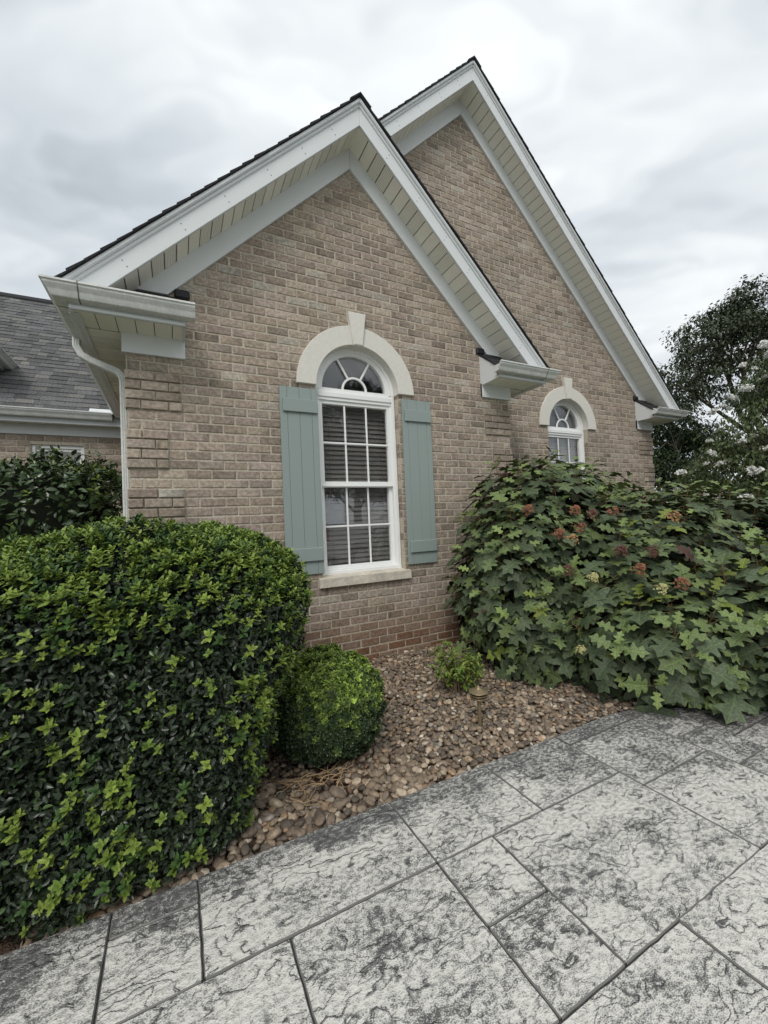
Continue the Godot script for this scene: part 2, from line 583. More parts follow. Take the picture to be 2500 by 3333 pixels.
func build_ground() -> void:
	var soil := textured(mat("soil", lin(0.13, 0.085, 0.058), 0.95), grain("g_soil", 512, 5, 0.02, 0.12, 0.45, 1.0), 1.4, 2.0)
	var lawn := textured(mat("lawn", lin(0.085, 0.115, 0.035), 0.95), grain("g_lawn", 512, 9, 0.03, 0.2, 0.55, 1.0), 0.7, 3.0)
	var mb := MB.new()
	mb.quad(Vector3(-150, -0.11, 150), Vector3(150, -0.11, 150), Vector3(150, -0.11, -150), Vector3(-150, -0.11, -150))
	structure(put("ground", mb.mesh(), lawn))
	# planting bed: bare soil in front of the house, a little heaped at the wall
	mb = MB.new()
	var bed := PackedVector2Array([Vector2(-6, -3.3), Vector2(10.5, -3.3), Vector2(10.5, 4.6), Vector2(5.5, 5.0), Vector2(4.85, 4.35), Vector2(3.6, 2.6), Vector2(2.9, 2.06), Vector2(2.62, 1.99), Vector2(-6, 1.99)])
	var flipped := PackedVector2Array()
	for p in bed: flipped.append(Vector2(p.x, -p.y))
	mb.xf = Transform3D(Basis(Vector3.RIGHT, -PI / 2), Vector3(0, -0.11, 0))
	mb.extrude(flipped, 0.004, 0.075)
	var pb := group_node("gravel_bed")
	structure(pb)
	put("soil", mb.mesh(), soil, pb)
	gravel(pb)
	# walkway of stamped concrete
	var wk := group_node("walkway")
	structure(wk)
	var dark := textured(mat("joint", lin(0.085, 0.085, 0.087), 0.9), grain("g_soil", 512, 5, 0.02, 0.12, 0.45, 1.0), 2.0)
	mb = MB.new()
	mb.xf = Transform3D(Basis(Vector3.RIGHT, -PI / 2), Vector3(0, -0.10, 0))
	var ol := walkway_outline()
	flipped = PackedVector2Array()
	for p in Geometry2D.offset_polygon(ol, -0.006)[0]: flipped.append(Vector2(p.x, -p.y))
	mb.extrude(flipped, 0.0, 0.0925)
	put("joint_bed", mb.mesh(), dark, wk)
	var cm := concrete_materials()
	var st := noise(77, 0.9, 3)
	var cells := [[-1.45, -0.85, 1.95, 2.385], [-0.85, -0.25, 1.95, 2.69], [-0.25, 0.04, 1.95, 2.08], [-0.25, 0.04, 2.08, 2.385], [0.04, 0.915, 1.95, 2.385], [0.915, 1.52, 1.95, 2.385], [1.52, 2.095, 1.95, 2.385],
		[-0.25, 0.31, 2.385, 2.99], [0.31, 0.915, 2.385, 2.99], [0.915, 1.205, 2.385, 2.69], [0.915, 1.205, 2.69, 2.99], [1.205, 2.095, 2.385, 2.99],
		[2.095, 2.70, 1.95, 2.075], [2.095, 2.70, 2.075, 2.515], [2.095, 2.70, 2.515, 2.985], [2.70, 3.005, 1.95, 2.075], [2.70, 3.005, 2.075, 2.36], [2.70, 3.005, 2.36, 2.67], [2.70, 3.005, 2.67, 2.985],
		[3.005, 3.62, 2.0, 2.515], [3.005, 3.31, 2.515, 2.985], [3.31, 3.62, 2.515, 2.985], [3.62, 4.21, 2.2, 2.985],
		[-1.45, -0.85, 2.385, 2.99], [-0.85, -0.25, 2.69, 3.3], [-0.25, 0.31, 2.99, 3.6], [0.31, 0.90, 2.99, 3.6], [0.90, 1.49, 2.99, 3.6], [1.49, 2.40, 2.985, 3.6], [2.40, 3.005, 2.985, 3.6], [3.005, 3.9, 2.985, 3.6], [3.9, 4.8, 2.985, 3.6], [-1.45, -0.85, 2.99, 3.6], [-0.85, -0.25, 3.3, 3.6]]
	for q in cells: slab(q[0], q[1], q[2], q[3], cm, wk, ol, st)
	for x in range(-7, 15):              # behind the photographer and to the left
		for z in 7:
			var xa := float(x)
			slab(xa + 0.45 * (z % 2), xa + 1.0 + 0.45 * (z % 2), 3.6 + z, 4.6 + z, cm, wk, ol, st)
	for x in range(-7, -2):
		slab(x + 0.55, x + 1.55, 1.95, 2.99, cm, wk, ol, st)
		slab(x + 0.55, x + 1.55, 2.99, 3.6, cm, wk, ol, st)

func pebble_mesh(sd: int) -> ArrayMesh:
	var nz := noise(sd, 0.9, 2)
	var rings := 8
	var seg := 12
	var mb := MB.new()
	var ids := []
	for a in rings + 1:
		var row := []
		for b in seg:
			var th := PI * a / rings
			var ph := TAU * (b + 0.5 * (a % 2)) / seg
			var d := Vector3(sin(th) * cos(ph), cos(th), sin(th) * sin(ph))
			var r := 1.0 + 0.24 * nz.get_noise_3dv(d * 1.1)
			var p := Vector3(signf(d.x) * pow(absf(d.x), 0.92), d.y * 0.9, signf(d.z) * pow(absf(d.z), 0.92)) * r
			row.append(mb.vert(p, (d * Vector3(1, 1.15, 1)).normalized()))
		ids.append(row)
	for a in rings:
		for b in seg:
			var b2 := (b + 1) % seg
			mb.face(ids[a][b], ids[a][b2], ids[a + 1][b]); mb.face(ids[a][b2], ids[a + 1][b2], ids[a + 1][b])
	return mb.mesh()

func in_hedge(x: float, z: float) -> bool:
	return x < 0.15 and z < 1.80 and z > 0.45

func pebble_color() -> Color:
	var r := rng.randf()
	var c: Color
	if r < 0.28: c = Color(0.27, 0.225, 0.190)
	elif r < 0.52: c = Color(0.38, 0.318, 0.258)
	elif r < 0.68: c = Color(0.20, 0.178, 0.162)
	elif r < 0.82: c = Color(0.50, 0.44, 0.365)
	elif r < 0.89: c = Color(0.45, 0.335, 0.245)
	elif r < 0.955: c = Color(0.33, 0.32, 0.305)
	else: c = Color(0.72, 0.69, 0.62)
	return Color(c.r * 1.20, c.g * 1.10, c.b * 0.97) * rf(0.62, 1.32)

func gravel(parent: Node) -> void:
	rng.seed = 404
	var tex := grain("g_stone", 256, 15, 0.02, 0.1, 0.6, 1.0)
	var m := textured(mat("pebble", Color(1, 1, 1), 0.62, true), tex, 6.0, 0.0)
	var shapes := []
	for k in 6: shapes.append(pebble_mesh(300 + k))
	var all := []
	var mound := noise(41, 1.4, 2)
	var edge := walkway_outline()
	for layer in 2:
		var step := 0.0295
		for a in int(5.2 / step):
			for b in int(2.05 / step):
				var x := -0.5 + a * step + rf(-0.014, 0.014)
				var z := 0.02 + b * step + rf(-0.014, 0.014)
				if in_hedge(x, z): continue
				if layer == 1 and rng.randf() < 0.45: continue
				if x > 3.05 and z < 1.5 and layer == 1: continue
				if Geometry2D.is_point_in_polygon(Vector2(x, z + 0.025), edge): continue
				var d2 := Vector2(x - 0.74, z - 1.56)
				var thin := exp(-d2.length_squared() / 0.045)              # soil shows under the boxwood and at the roots
				if rng.randf() < thin * 0.85: continue
				if z > 1.80 and x < 0.7 and rng.randf() < 0.25: continue
				var s := rf(0.0105, 0.0205) * (1.22 if z > 1.5 and x < 1.2 else 1.0) * (1.35 if rng.randf() < 0.07 else 1.0)
				var y := -0.030 + 0.022 * layer + 0.012 * mound.get_noise_2d(x, z) + 0.03 * smooth(0.5, 0.0, z)
				y += rf(-0.004, 0.006)
				var bs := Basis.from_euler(Vector3(rf(-0.5, 0.5), rf(0, TAU), rf(-0.5, 0.5))) * Basis.from_scale(Vector3(s * rf(1.05, 1.6), s * rf(0.6, 0.9), s))
				var px := Vector3(x, y, z)
				all.append([px.distance_to(Vector3(0, 1.4, 3.84)) / s + (4000.0 if layer == 0 else 0.0) + (4000.0 if x < 0.45 and z < 1.85 else 0.0), Transform3D(bs, px), pebble_color(), rng.randi() % 6])
	# dead leaves caught among the stones, most of them under the clipped shrubs
	var dl := leaf([[0.02, 0.0], [0.18, 0.2], [0.27, 0.5], [0.15, 0.85], [0.0, 1.0]], 0.5, 0.4)
	var lx := []
	var lc := PackedColorArray()
	for k in 230:
		var at := Vector3(rf(0.2, 2.9), 0.0, rf(0.1, 1.93))
		if k < 170: at = Vector3(0.78 + rng.randfn(0.0, 0.20), 0.0, 1.56 + rng.randfn(0.0, 0.10))
		at.y = rf(-0.012, 0.008)
		if at.z > 1.94: continue
		var s := rf(0.010, 0.026)
		lx.append(Transform3D(Basis.from_euler(Vector3(rf(-0.6, 0.6), rf(0, TAU), rf(-0.6, 0.6))).scaled_local(Vector3.ONE * s), at))
		lc.append(Color(0.17, 0.095, 0.05) * rf(0.5, 1.5))
	many("leaf_litter", dl, mat("dead leaf", Color(1, 1, 1), 0.9, true), lx, lc, parent)
	all.sort_custom(func(p, q): return p[0] < q[0])
	var tones := []
	for k in 16:
		var mm: StandardMaterial3D = m.duplicate()
		mm.vertex_color_use_as_albedo = false
		mm.albedo_color = pebble_color().linear_to_srgb()
		tones.append(mm)
	for k in 300:
		var o := put("pebble", shapes[all[k][3]], tones[rng.randi() % 16], parent)
		o.transform = all[k][1]
	for q in 6:
		var xs := []
		var cs := PackedColorArray()
		for k in range(300, all.size()):
			if all[k][3] == q:
				xs.append(all[k][1]); cs.append(all[k][2])
		many("loose_pebbles", shapes[q], m, xs, cs, parent)

# ---------------------------------------------------------------- the house
const WX := 1.729      # centre of the front gable and of its window
const GX := 3.755      # centre of the tall gable
const GZ := -0.6       # its wall plane
const SPRING := 2.777
var bricks := []       # [size in view, wall, transform, x0, x1, y0, y1, proud, tone, stain]

var weather := noise(19, 0.9, 3)

func brick_tone() -> Color:
	var r := rng.randf()
	var c: Color
	if r < 0.48: c = Color(0.430, 0.335, 0.275)
	elif r < 0.72: c = Color(0.500, 0.400, 0.335)
	elif r < 0.86: c = Color(0.360, 0.280, 0.230)
	elif r < 0.94: c = Color(0.390, 0.315, 0.262)
	elif r < 0.97: c = Color(0.300, 0.235, 0.195)
	else: c = Color(0.52, 0.45, 0.385)
	var k := rf(0.92, 1.12) * 1.20
	return Color(c.r * k * 0.98, c.g * k * 1.02 * rf(0.985, 1.02), c.b * k * 1.01 * rf(0.97, 1.03))

func add_brick(mb: MB, q: Array) -> void:
	mb.xf = q[2]
	var x0: float = q[3] + 0.0045 + rf(-0.0018, 0.0018)
	var x1: float = q[4] - 0.0045 + rf(-0.0018, 0.0018)
	var y0: float = q[5] + 0.005 + rf(-0.0015, 0.0015)
	var y1: float = q[6] - 0.005 + rf(-0.0012, 0.0012)
	var zf: float = q[7] + rf(-0.002, 0.002)
	var zb: float = minf(q[7], 0.0) - 0.10
	var c: Color = q[8]
	var st: float = q[9]
	if st > 0.0: c = c.lerp(Color(0.27, 0.135, 0.07), st)
	var pale := Color(0.66, 0.585, 0.46).lerp(Color(0.30, 0.16, 0.09), st)
	var e := func() -> Color: return c.lerp(pale, clampf(rf(0.05, 0.85), 0.0, 1.0))      # mortar smeared over the arris
	var ch := 0.006
	var cx := rf(0.006, 0.014)
	var tl := rf(-0.0015, 0.0015)
	var f0 := Vector3(x0 + cx, y0 + ch, zf + tl)
	var f1 := Vector3(x1 - cx, y0 + ch, zf - tl)
	var f2 := Vector3(x1 - cx + rf(-0.003, 0.002), y1 - ch, zf - tl)
	var f3 := Vector3(x0 + cx + rf(-0.002, 0.003), y1 - ch, zf + tl)
	var b0 := Vector3(x0, y0, zf - ch)
	var b1 := Vector3(x1, y0, zf - ch)
	var b2 := Vector3(x1, y1, zf - ch)
	var b3 := Vector3(x0, y1, zf - ch)
	# the face in three strips so that kiln marks can run across it
	var ca := c * rf(0.94, 1.06)
	var cb := c * rf(0.94, 1.06)
	if rng.randf() < 0.16: ca = c * rf(0.62, 0.85)
	if rng.randf() < 0.16: cb = c * rf(0.62, 0.85)
	var t := rf(0.2, 0.8)
	var m0 := f0.lerp(f1, t)
	var m3 := f3.lerp(f2, t)
	mb.quad(f0, m0, m3, f3, ca, c, c, ca)
	mb.quad(m0, f1, f2, m3, c, cb, cb, c)
	var e0: Color = e.call()
	var e1: Color = e.call()
	var e2: Color = e.call()
	var e3: Color = e.call()
	mb.quad(b0, b1, f1, f0, e0, e1, cb, ca); mb.quad(b1, b2, f2, f1, e1, e2, cb, cb); mb.quad(b2, b3, f3, f2, e2, e3, ca, cb); mb.quad(b3, b0, f0, f3, e3, e0, ca, ca)
	mb.col = c * 0.9
	var z := Vector3(0, 0, zb)
	for k in [[b0, b1], [b1, b2], [b2, b3], [b3, b0]]:
		var p: Vector3 = k[0]
		var r: Vector3 = k[1]
		mb.quad(Vector3(p.x, p.y, zb), Vector3(r.x, r.y, zb), r, p)
	mb.xf = Transform3D()

# one course of bricks between xa and xb; first joint phase, holes cut out
func course(wall: Node, xf: Transform3D, xa: float, xb: float, y0: float, y1: float, length: float, phase: float, holes: Array, proud := 0.0, stain := 0.0) -> void:
	var spans := [[xa, xb]]
	for h in holes:
		var nxt := []
		for s in spans:
			if h[1] <= s[0] or h[0] >= s[1]: nxt.append(s); continue
			if h[0] > s[0]: nxt.append([s[0], h[0]])
			if h[1] < s[1]: nxt.append([h[1], s[1]])
		spans = nxt
	for s in spans:
		if s[1] - s[0] < 0.02: continue
		var cuts := [s[0]]
		var k := ceilf((s[0] - phase) / length + 0.001)
		while phase + k * length < s[1]:
			var x: float = phase + k * length + rf(-0.004, 0.004)
			if x - cuts[-1] > 0.045 and s[1] - x > 0.045: cuts.append(x)
			k += 1.0
		cuts.append(s[1])
		for j in cuts.size() - 1:
			var mid := xf * Vector3((cuts[j] + cuts[j + 1]) * 0.5, (y0 + y1) * 0.5, proud)
			var to := mid - Vector3(0, 1.4, 3.84)
			var seen: float = (cuts[j + 1] - cuts[j]) * (y1 - y0) * maxf(0.0, -to.normalized().dot(xf.basis.z)) / to.length_squared()
			if mid.x < 0.4 and mid.y < 1.25: seen *= 0.1
			if mid.x > 2.7 and mid.y < 1.5: seen *= 0.1
			var fwd := to.dot(Vector3(0.453, -0.043, -0.89))
			if fwd < 0.3 or mid.y > 1.4 + fwd * 1.5: seen *= 0.01
			var drift := 1.0 + 0.16 * weather.get_noise_2d(mid.x, mid.y * 1.4)
			bricks.append([seen, wall, xf, cuts[j], cuts[j + 1], y0, y1, proud, brick_tone() * drift, clampf(stain * rf(0.6, 1.2), 0.0, 0.9)])

func arch_hole(cx: float, y0: float, y1: float) -> Array:
	var ym := (y0 + y1) * 0.5
	if y1 <= SPRING + 0.001: return [[cx - 0.457, cx + 0.457]] if y0 > 0.79 else []
	if ym > SPRING + 0.56: return []
	var w := sqrt(0.56 * 0.56 - (ym - SPRING) * (ym - SPRING))
	return [[cx - w, cx + w]]

func gable_courses(wall: Node, xf: Transform3D, xl: float, xr: float, cx: float, apex: float, win: float, quoin_left: bool, quoin_right: bool, y_from := -31) -> void:
	var length := (xr - xl) / roundf((xr - xl) / LEN)
	for k in range(y_from, 62):
		var y0 := Y0 + k * BED
		var y1 := y0 + BED
		var half := (apex + 0.09 - y1) / SLOPE
		if half < 0.08: break
		var a := maxf(xl, cx - half)
		var b := minf(xr, cx + half)
		if cx == GX: a = maxf(a, 3.66 if y1 < 3.6 else WX + (5.45 - y1) / SLOPE)
		var q := posmod(3 - k, 6)                           # 0..3 within a quoin block, 4..5 between blocks; k = 3 is the top course of the first block
		var block := floori((3.0 - k) / 6.0)
		var holes := arch_hole(win, y0, y1)
		var stain := smooth(0.66, 0.02, y0 + rf(-0.06, 0.06)) * 0.85
		var ph := xl + (length * 0.5 if posmod(k, 2) == 0 else 0.0)
		var qa := a
		var qb := b
		if q < 4 and k <= 3:
			var w := 0.40 if posmod(block, 2) == 0 else 0.295
			if quoin_left:
				course(wall, xf, xl - 0.016, xl + w, y0, y1, 0.2, xl + w - 0.4 + (0.1 if posmod(k, 2) == 0 else 0.0), [], 0.018, stain)
				qa = xl + w
			if quoin_right:
				course(wall, xf, xr - w, xr + 0.016, y0, y1, 0.2, xr - w + (0.1 if posmod(k, 2) == 0 else 0.0), [], 0.018, stain)
				qb = xr - w
		if y0 < SPRING and y1 > SPRING:                     # the course that the feet of the stone arch cut
			course(wall, xf, qa, win - 0.62, y0, y1, length, ph, [], 0.0, stain)
			course(wall, xf, win + 0.62, qb, y0, y1, length, ph, [], 0.0, stain)
			course(wall, xf, win - 0.62, win - 0.457, y0, SPRING - 0.002, length, ph, [], 0.0, stain)
			course(wall, xf, win + 0.457, win + 0.62, y0, SPRING - 0.002, length, ph, [], 0.0, stain)
			continue
		course(wall, xf, qa, qb, y0, y1, length, ph, holes, 0.0, stain)

func wall_slab(xl: float, xr: float, cx: float, apex: float, win: float, z: float, bottom := -0.3, cut := false) -> ArrayMesh:
	var mb := MB.new()
	var eave := minf(apex - SLOPE * (cx - xl), apex)
	for s in [-1.0, 1.0]:
		var p := PackedVector2Array()
		var hw := 0.461
		# from the foot of the opening round the outside and back down the arch
		p.append(Vector2(win, bottom)); p.append(Vector2(win, 0.80)); p.append(Vector2(win + s * hw, 0.80)); p.append(Vector2(win + s * hw, SPRING))
		for k in range(1, 13):
			var a := PI / 2 * k / 12.0
			p.append(Vector2(win + s * cos(a) * hw, SPRING + sin(a) * hw))
		p.append(Vector2(win, apex - SLOPE * absf(win - cx)))
		if (win - cx) * s < -0.01: p.append(Vector2(cx, apex))
		if cut and s < 0:
			p.append(Vector2(WX + 0.03, 5.32)); p.append(Vector2(3.70, 3.42)); p.append(Vector2(3.70, bottom))
			mb.extrude(p, z - 0.26, z - 0.006)
			continue
		var ex := xl if s < 0 else xr
		p.append(Vector2(ex, apex - SLOPE * absf(ex - cx))); p.append(Vector2(ex, bottom))
		mb.extrude(p, z - 0.26, z - 0.006)
	return mb.mesh()

func rake_piece(cx: float, s: float, xe: float, lo: float, hi: float, z0: float, z1: float, ymin: float, ch := 0.003, xs := 0.0) -> ArrayMesh:
	var x1 := absf(xe - cx)
	var p := PackedVector2Array([Vector2(cx + s * xs, lo - SLOPE * xs), Vector2(cx + s * x1, lo - SLOPE * x1), Vector2(cx + s * x1, hi - SLOPE * x1), Vector2(cx + s * xs, hi - SLOPE * xs)])
	var r := Geometry2D.intersect_polygons(p, rect(-20, ymin, 30, 20))
	var mb := MB.new()
	for q in r: mb.extrude(q, z0, z1, ch)
	return mb.mesh()

func gable_trim(cx: float, apex: float, zw: float, xl: float, xr: float, eave_l: float, eave_r: float, skip_left_below: float) -> void:
	var white: StandardMaterial3D = mats["white trim"]
	var cream: StandardMaterial3D = mats["soffit"]
	var vent: StandardMaterial3D = mats["vented soffit"]
	var dark: StandardMaterial3D = mats["groove"]
	var zf := zw + 0.305
	var top := apex + 0.218
	for s in [-1.0, 1.0]:
		var xe := eave_l if s < 0 else eave_r
		var yfloor := 3.06
		if s < 0 and skip_left_below > 0.0:
			xe = cx - skip_left_below
			yfloor = 0.0
		put("rake_frieze", rake_piece(cx, s, xe, apex, top + 0.01, zw - 0.004, zw + 0.026, 3.395 if s > 0 or skip_left_below <= 0.0 else 0.0, 0.003, 0.001), white, house)
		var f := put("rake_fascia", rake_piece(cx, s, xe, top - 0.008, top + 0.172, zf - 0.024, zf, yfloor, 0.003, 0.001), white, house)
		put("crown_trim", rake_piece(cx, s, xe, top + 0.168, top + 0.206, zf - 0.020, zf + 0.014, yfloor, 0.006, 0.0), white, f)
		put("crown_trim", rake_piece(cx, s, xe, top + 0.200, top + 0.248, zf - 0.016, zf + 0.034, yfloor, 0.008, 0.0), white, f)
		# screw heads and a butt joint
		var mb := MB.new()
		for k in 7:
			var dx := 0.25 + k * absf(xe - cx) / 7.0 + rf(-0.05, 0.05)
			for j in 2:
				var at := Vector3(cx + s * (dx + j * 0.03), top - SLOPE * (dx + j * 0.03) + (0.05 if j == 0 else 0.12), zf)
				mb.box(at - Vector3(0.004, 0.004, 0.002), at + Vector3(0.004, 0.004, 0.002))
		put("nail_heads", mb.mesh(), mats["nail"], f).set_meta("kind", "stuff")
		# boarded soffit between frieze and fascia: boards 127 mm wide with a groove between
		var back := rake_piece(cx, s, xe, top + 0.014, top + 0.03, zw - 0.1, zf - 0.024, 3.20 if s > 0 or skip_left_below <= 0.0 else 0.0, 0.0, 0.0)
		put("soffit_backing", back, dark, house)
		var n := int(absf(xe - cx) * sqrt(1.0 + SLOPE * SLOPE) / 0.128)
		var step := 0.128 / sqrt(1.0 + SLOPE * SLOPE)
		for k in n:
			var d0 := 0.012 + k * step + 0.0045
			var d1 := 0.012 + (k + 1) * step - 0.0045
			if k == 0: d0 = 0.0
			var y1 := top - SLOPE * d1
			if y1 < 3.10 and skip_left_below <= 0.0: break
			if s > 0 and y1 < 3.10: break
			var pn := PackedVector2Array([Vector2(cx + s * d0, top - SLOPE * d0), Vector2(cx + s * d1, y1), Vector2(cx + s * (d1 + 0.004), y1 + 0.007), Vector2(cx + s * (d0 + 0.0), top - SLOPE * d0 + 0.010)])
			mb = MB.new()
			mb.extrude(pn, zw + 0.02, zf - 0.022)
			var is_vent := (k % 4 == 2 or k % 4 == 3) and zw > -0.3
			var o := put("soffit_panel", mb.mesh(), vent if is_vent else cream, house)

func shingle_slope(called: String, cx: float, s: float, dx0: float, dx1: float, ytop: float, z_back: float, z_front: float, m: Material) -> void:
	# courses along the slope seen from the rake: each lies on the one below, so the edge is stepped
	var mb := MB.new()
	var along := Vector2(s, -SLOPE).normalized()
	var up := Vector2(s * SLOPE, 1.0).normalized()
	var l0 := dx0 * sqrt(1.0 + SLOPE * SLOPE)
	var l1 := dx1 * sqrt(1.0 + SLOPE * SLOPE)
	var k := 0
	var l := l0
	var org := Vector2(cx, ytop)
	while l < l1:
		var e := minf(l + 0.143, l1)
		var a := org + along * l + up * 0.0
		var b := org + along * e
		var th0 := 0.009
		var th1 := 0.017 + rf(-0.002, 0.004)
		mb.col = Color(1, 1, 1) * rf(0.75, 1.1)
		mb.extrude(PackedVector2Array([a, b + along * 0.004, b + along * 0.004 + up * th1, a + up * th0]), z_back, z_front + rf(-0.004, 0.004))
		l = e
		k += 1
	put(called, mb.mesh(), m, house)

func eave_return(xc: float, s: float, zw: float) -> void:
	# boxed return at the foot of a gable; xc is the corner of the wall, s points away from the house
	var white: StandardMaterial3D = mats["white trim"]
	var cream: StandardMaterial3D = mats["soffit"]
	var xi := xc - s * 0.436
	var xo := xc + s * 0.31
	var lo := minf(xi, xo)
	var hi := maxf(xi, xo)
	var box := group_node("eave_return", house)
	var mb := MB.new()
	mb.box(Vector3(minf(xi, xc + s * 0.025), 2.862, zw - 0.01), Vector3(maxf(xi, xc + s * 0.025), 3.03, zw + 0.024), 0.003)
	put("frieze_board", mb.mesh(), white, box)
	mb = MB.new()
	mb.box(Vector3(lo, 3.026, zw + 0.292), Vector3(hi, 3.16, zw + 0.318), 0.003)
	mb.box(Vector3(lo + 0.003, 3.006, zw + 0.296), Vector3(hi - 0.003, 3.034, zw + 0.334), 0.004)
	put("fascia_board", mb.mesh(), white, box)
	mb = MB.new()                                             # the end of the box towards the window
	var p := PackedVector2Array([Vector2(-(zw - 0.005), 2.866), Vector2(-(zw - 0.005), 3.372), Vector2(-(zw + 0.30), 3.135), Vector2(-(zw + 0.318), 3.02), Vector2(-(zw + 0.318), 3.006), Vector2(-(zw + 0.0215), 3.006), Vector2(-(zw + 0.0215), 2.866)])
	mb.xf = Transform3D(Basis(Vector3.UP, PI / 2), Vector3.ZERO)
	var xa := xi if s > 0 else xi - 0.016
	mb.extrude(p, xa, xa + 0.016, 0.0)
	put("end_panel", mb.mesh(), white, box)
	# soffit boards, grooves running front to back
	var n := int((hi - lo) / 0.127) + 1
	mb = MB.new()
	mb.box(Vector3(lo + 0.01, 3.034, zw - 0.02), Vector3(hi - 0.01, 3.05, zw + 0.29))
	put("soffit_backing", mb.mesh(), mats["groove"], box)
	for k in n:
		var a := lo + 0.02 + k * 0.127
		var b := minf(a + 0.1215, hi - 0.012)
		if b - a < 0.02: continue
		mb = MB.new()
		mb.box(Vector3(a, 3.019, zw + 0.012), Vector3(b, 3.03, zw + 0.294), 0.003)
		put("soffit_panel", mb.mesh(), cream, box)
	# little pent roof over it and the black end flashing
	var sh: StandardMaterial3D = mats["dark shingle"]
	mb = MB.new()
	for k in 3:
		var t0 := k / 3.0
		var t1 := (k + 1) / 3.0
		var q0 := Vector2(0.32, 3.125).lerp(Vector2(-0.02, 3.40), t0)
		var q1 := Vector2(0.32, 3.125).lerp(Vector2(-0.02, 3.40), t1)
		mb.xf = Transform3D(Basis(Vector3.UP, PI / 2), Vector3.ZERO)
		mb.extrude(PackedVector2Array([Vector2(-(zw + q0.x), q0.y), Vector2(-(zw + q1.x), q1.y - 0.004), Vector2(-(zw + q1.x), q1.y + 0.010), Vector2(-(zw + q0.x), q0.y + 0.020)]), lo - 0.012 + 0.003 * k, hi - 0.02)
	put("return_shingles", mb.mesh(), sh, box)
	mb = MB.new()
	var fx := xi + s * 0.02
	mb.xf = Transform3D()
	mb.box(Vector3(minf(fx - s * 0.07, fx + s * 0.05), 3.385, zw - 0.01), Vector3(maxf(fx - s * 0.07, fx + s * 0.05), 3.462, zw + 0.03), 0.012)
	put("end_flashing", mb.mesh(), mats["flashing"], box)

func gutter(called: String, path: Array, parent: Node) -> void:
	var mb := MB.new()
	var prof := PackedVector2Array([Vector2(0.002, 0), Vector2(0.070, 0), Vector2(0.078, 0.004), Vector2(0.086, 0.018), Vector2(0.096, 0.040), Vector2(0.110, 0.058), Vector2(0.119, 0.070), Vector2(0.119, 0.084), Vector2(0.131, 0.087), Vector2(0.131, 0.100), Vector2(0.123, 0.100), Vector2(0.121, 0.093), Vector2(0.108, 0.088), Vector2(0.100, 0.070), Vector2(0.004, 0.070)])
	mb.profile_sweep(prof, path)
	var gut := put(called, mb.mesh(), mats["gutter"], parent)
	if path.size() > 2:                     # lapped corner strips
		for e in [[path[0], path[1]], [path[2], path[1]]]:
			var d: Vector3 = (e[0] - e[1]).normalized()
			var from: Vector3 = e[1] + d * 0.075
			var to: Vector3 = e[1] + d * 0.082
			var wide := PackedVector2Array()
			for q in prof: wide.append(Vector2(q.x + (0.0012 if q.x > 0.05 else 0.0), q.y + (0.0012 if q.y > 0.08 else -0.0012)))
			var sm := MB.new()
			var ahead: bool = e[0] == path[2]
			sm.profile_sweep(wide, [from, to] if ahead else [to, from])
			put("seam", sm.mesh(), mats["groove"], gut)

func side_soffit(x_in: float, x_out: float, z0: float, z1: float) -> void:
	var lo := minf(x_in, x_out)
	var hi := maxf(x_in, x_out)
	var so := group_node("eave_soffit", house)
	var mb := MB.new()
	mb.box(Vector3(lo + 0.005, 3.034, z0), Vector3(hi - 0.005, 3.05, z1 - 0.005))
	put("soffit_backing", mb.mesh(), mats["groove"], so)
	var k := 0
	var z := z1 - 0.012
	while z > z0 + 0.12:
		mb = MB.new()
		mb.box(Vector3(lo, 3.0185, z - 0.119), Vector3(hi, 3.030, z - 0.0), 0.003)
		put("soffit_panel", mb.mesh(), mats["vented soffit"] if k % 4 == 1 or k % 4 == 2 else mats["soffit"], so)
		z -= 0.127
		k += 1
	mb = MB.new()
	var e := 0.025 if x_out > x_in else -0.025
	mb.box(Vector3(minf(x_out, x_out - e), 3.004, z0), Vector3(maxf(x_out, x_out - e), 3.16, z1 + 0.29), 0.003)
	mb.box(Vector3(minf(x_out + e * 0.6, x_out - e * 2.2), 3.006, z0), Vector3(maxf(x_out + e * 0.6, x_out - e * 2.2), 3.016, z1 + 0.25), 0.003)
	put("fascia_board", mb.mesh(), mats["white trim"], so)

func arch_points(cx: float, cy: float, r: float, n := 24, a0 := 0.0, a1 := PI) -> PackedVector2Array:
	var p := PackedVector2Array()
	for k in n + 1: p.append(Vector2(cx, cy) + Vector2.from_angle(lerpf(a0, a1, float(k) / n)) * r)
	return p

func ring(cx: float, cy: float, r0: float, r1: float, n := 24, a0 := 0.0, a1 := PI) -> PackedVector2Array:
	var p := arch_points(cx, cy, r1, n, a0, a1)
	var q := arch_points(cx, cy, r0, n, a0, a1)
	q.reverse()
	p.append_array(q)
	return p

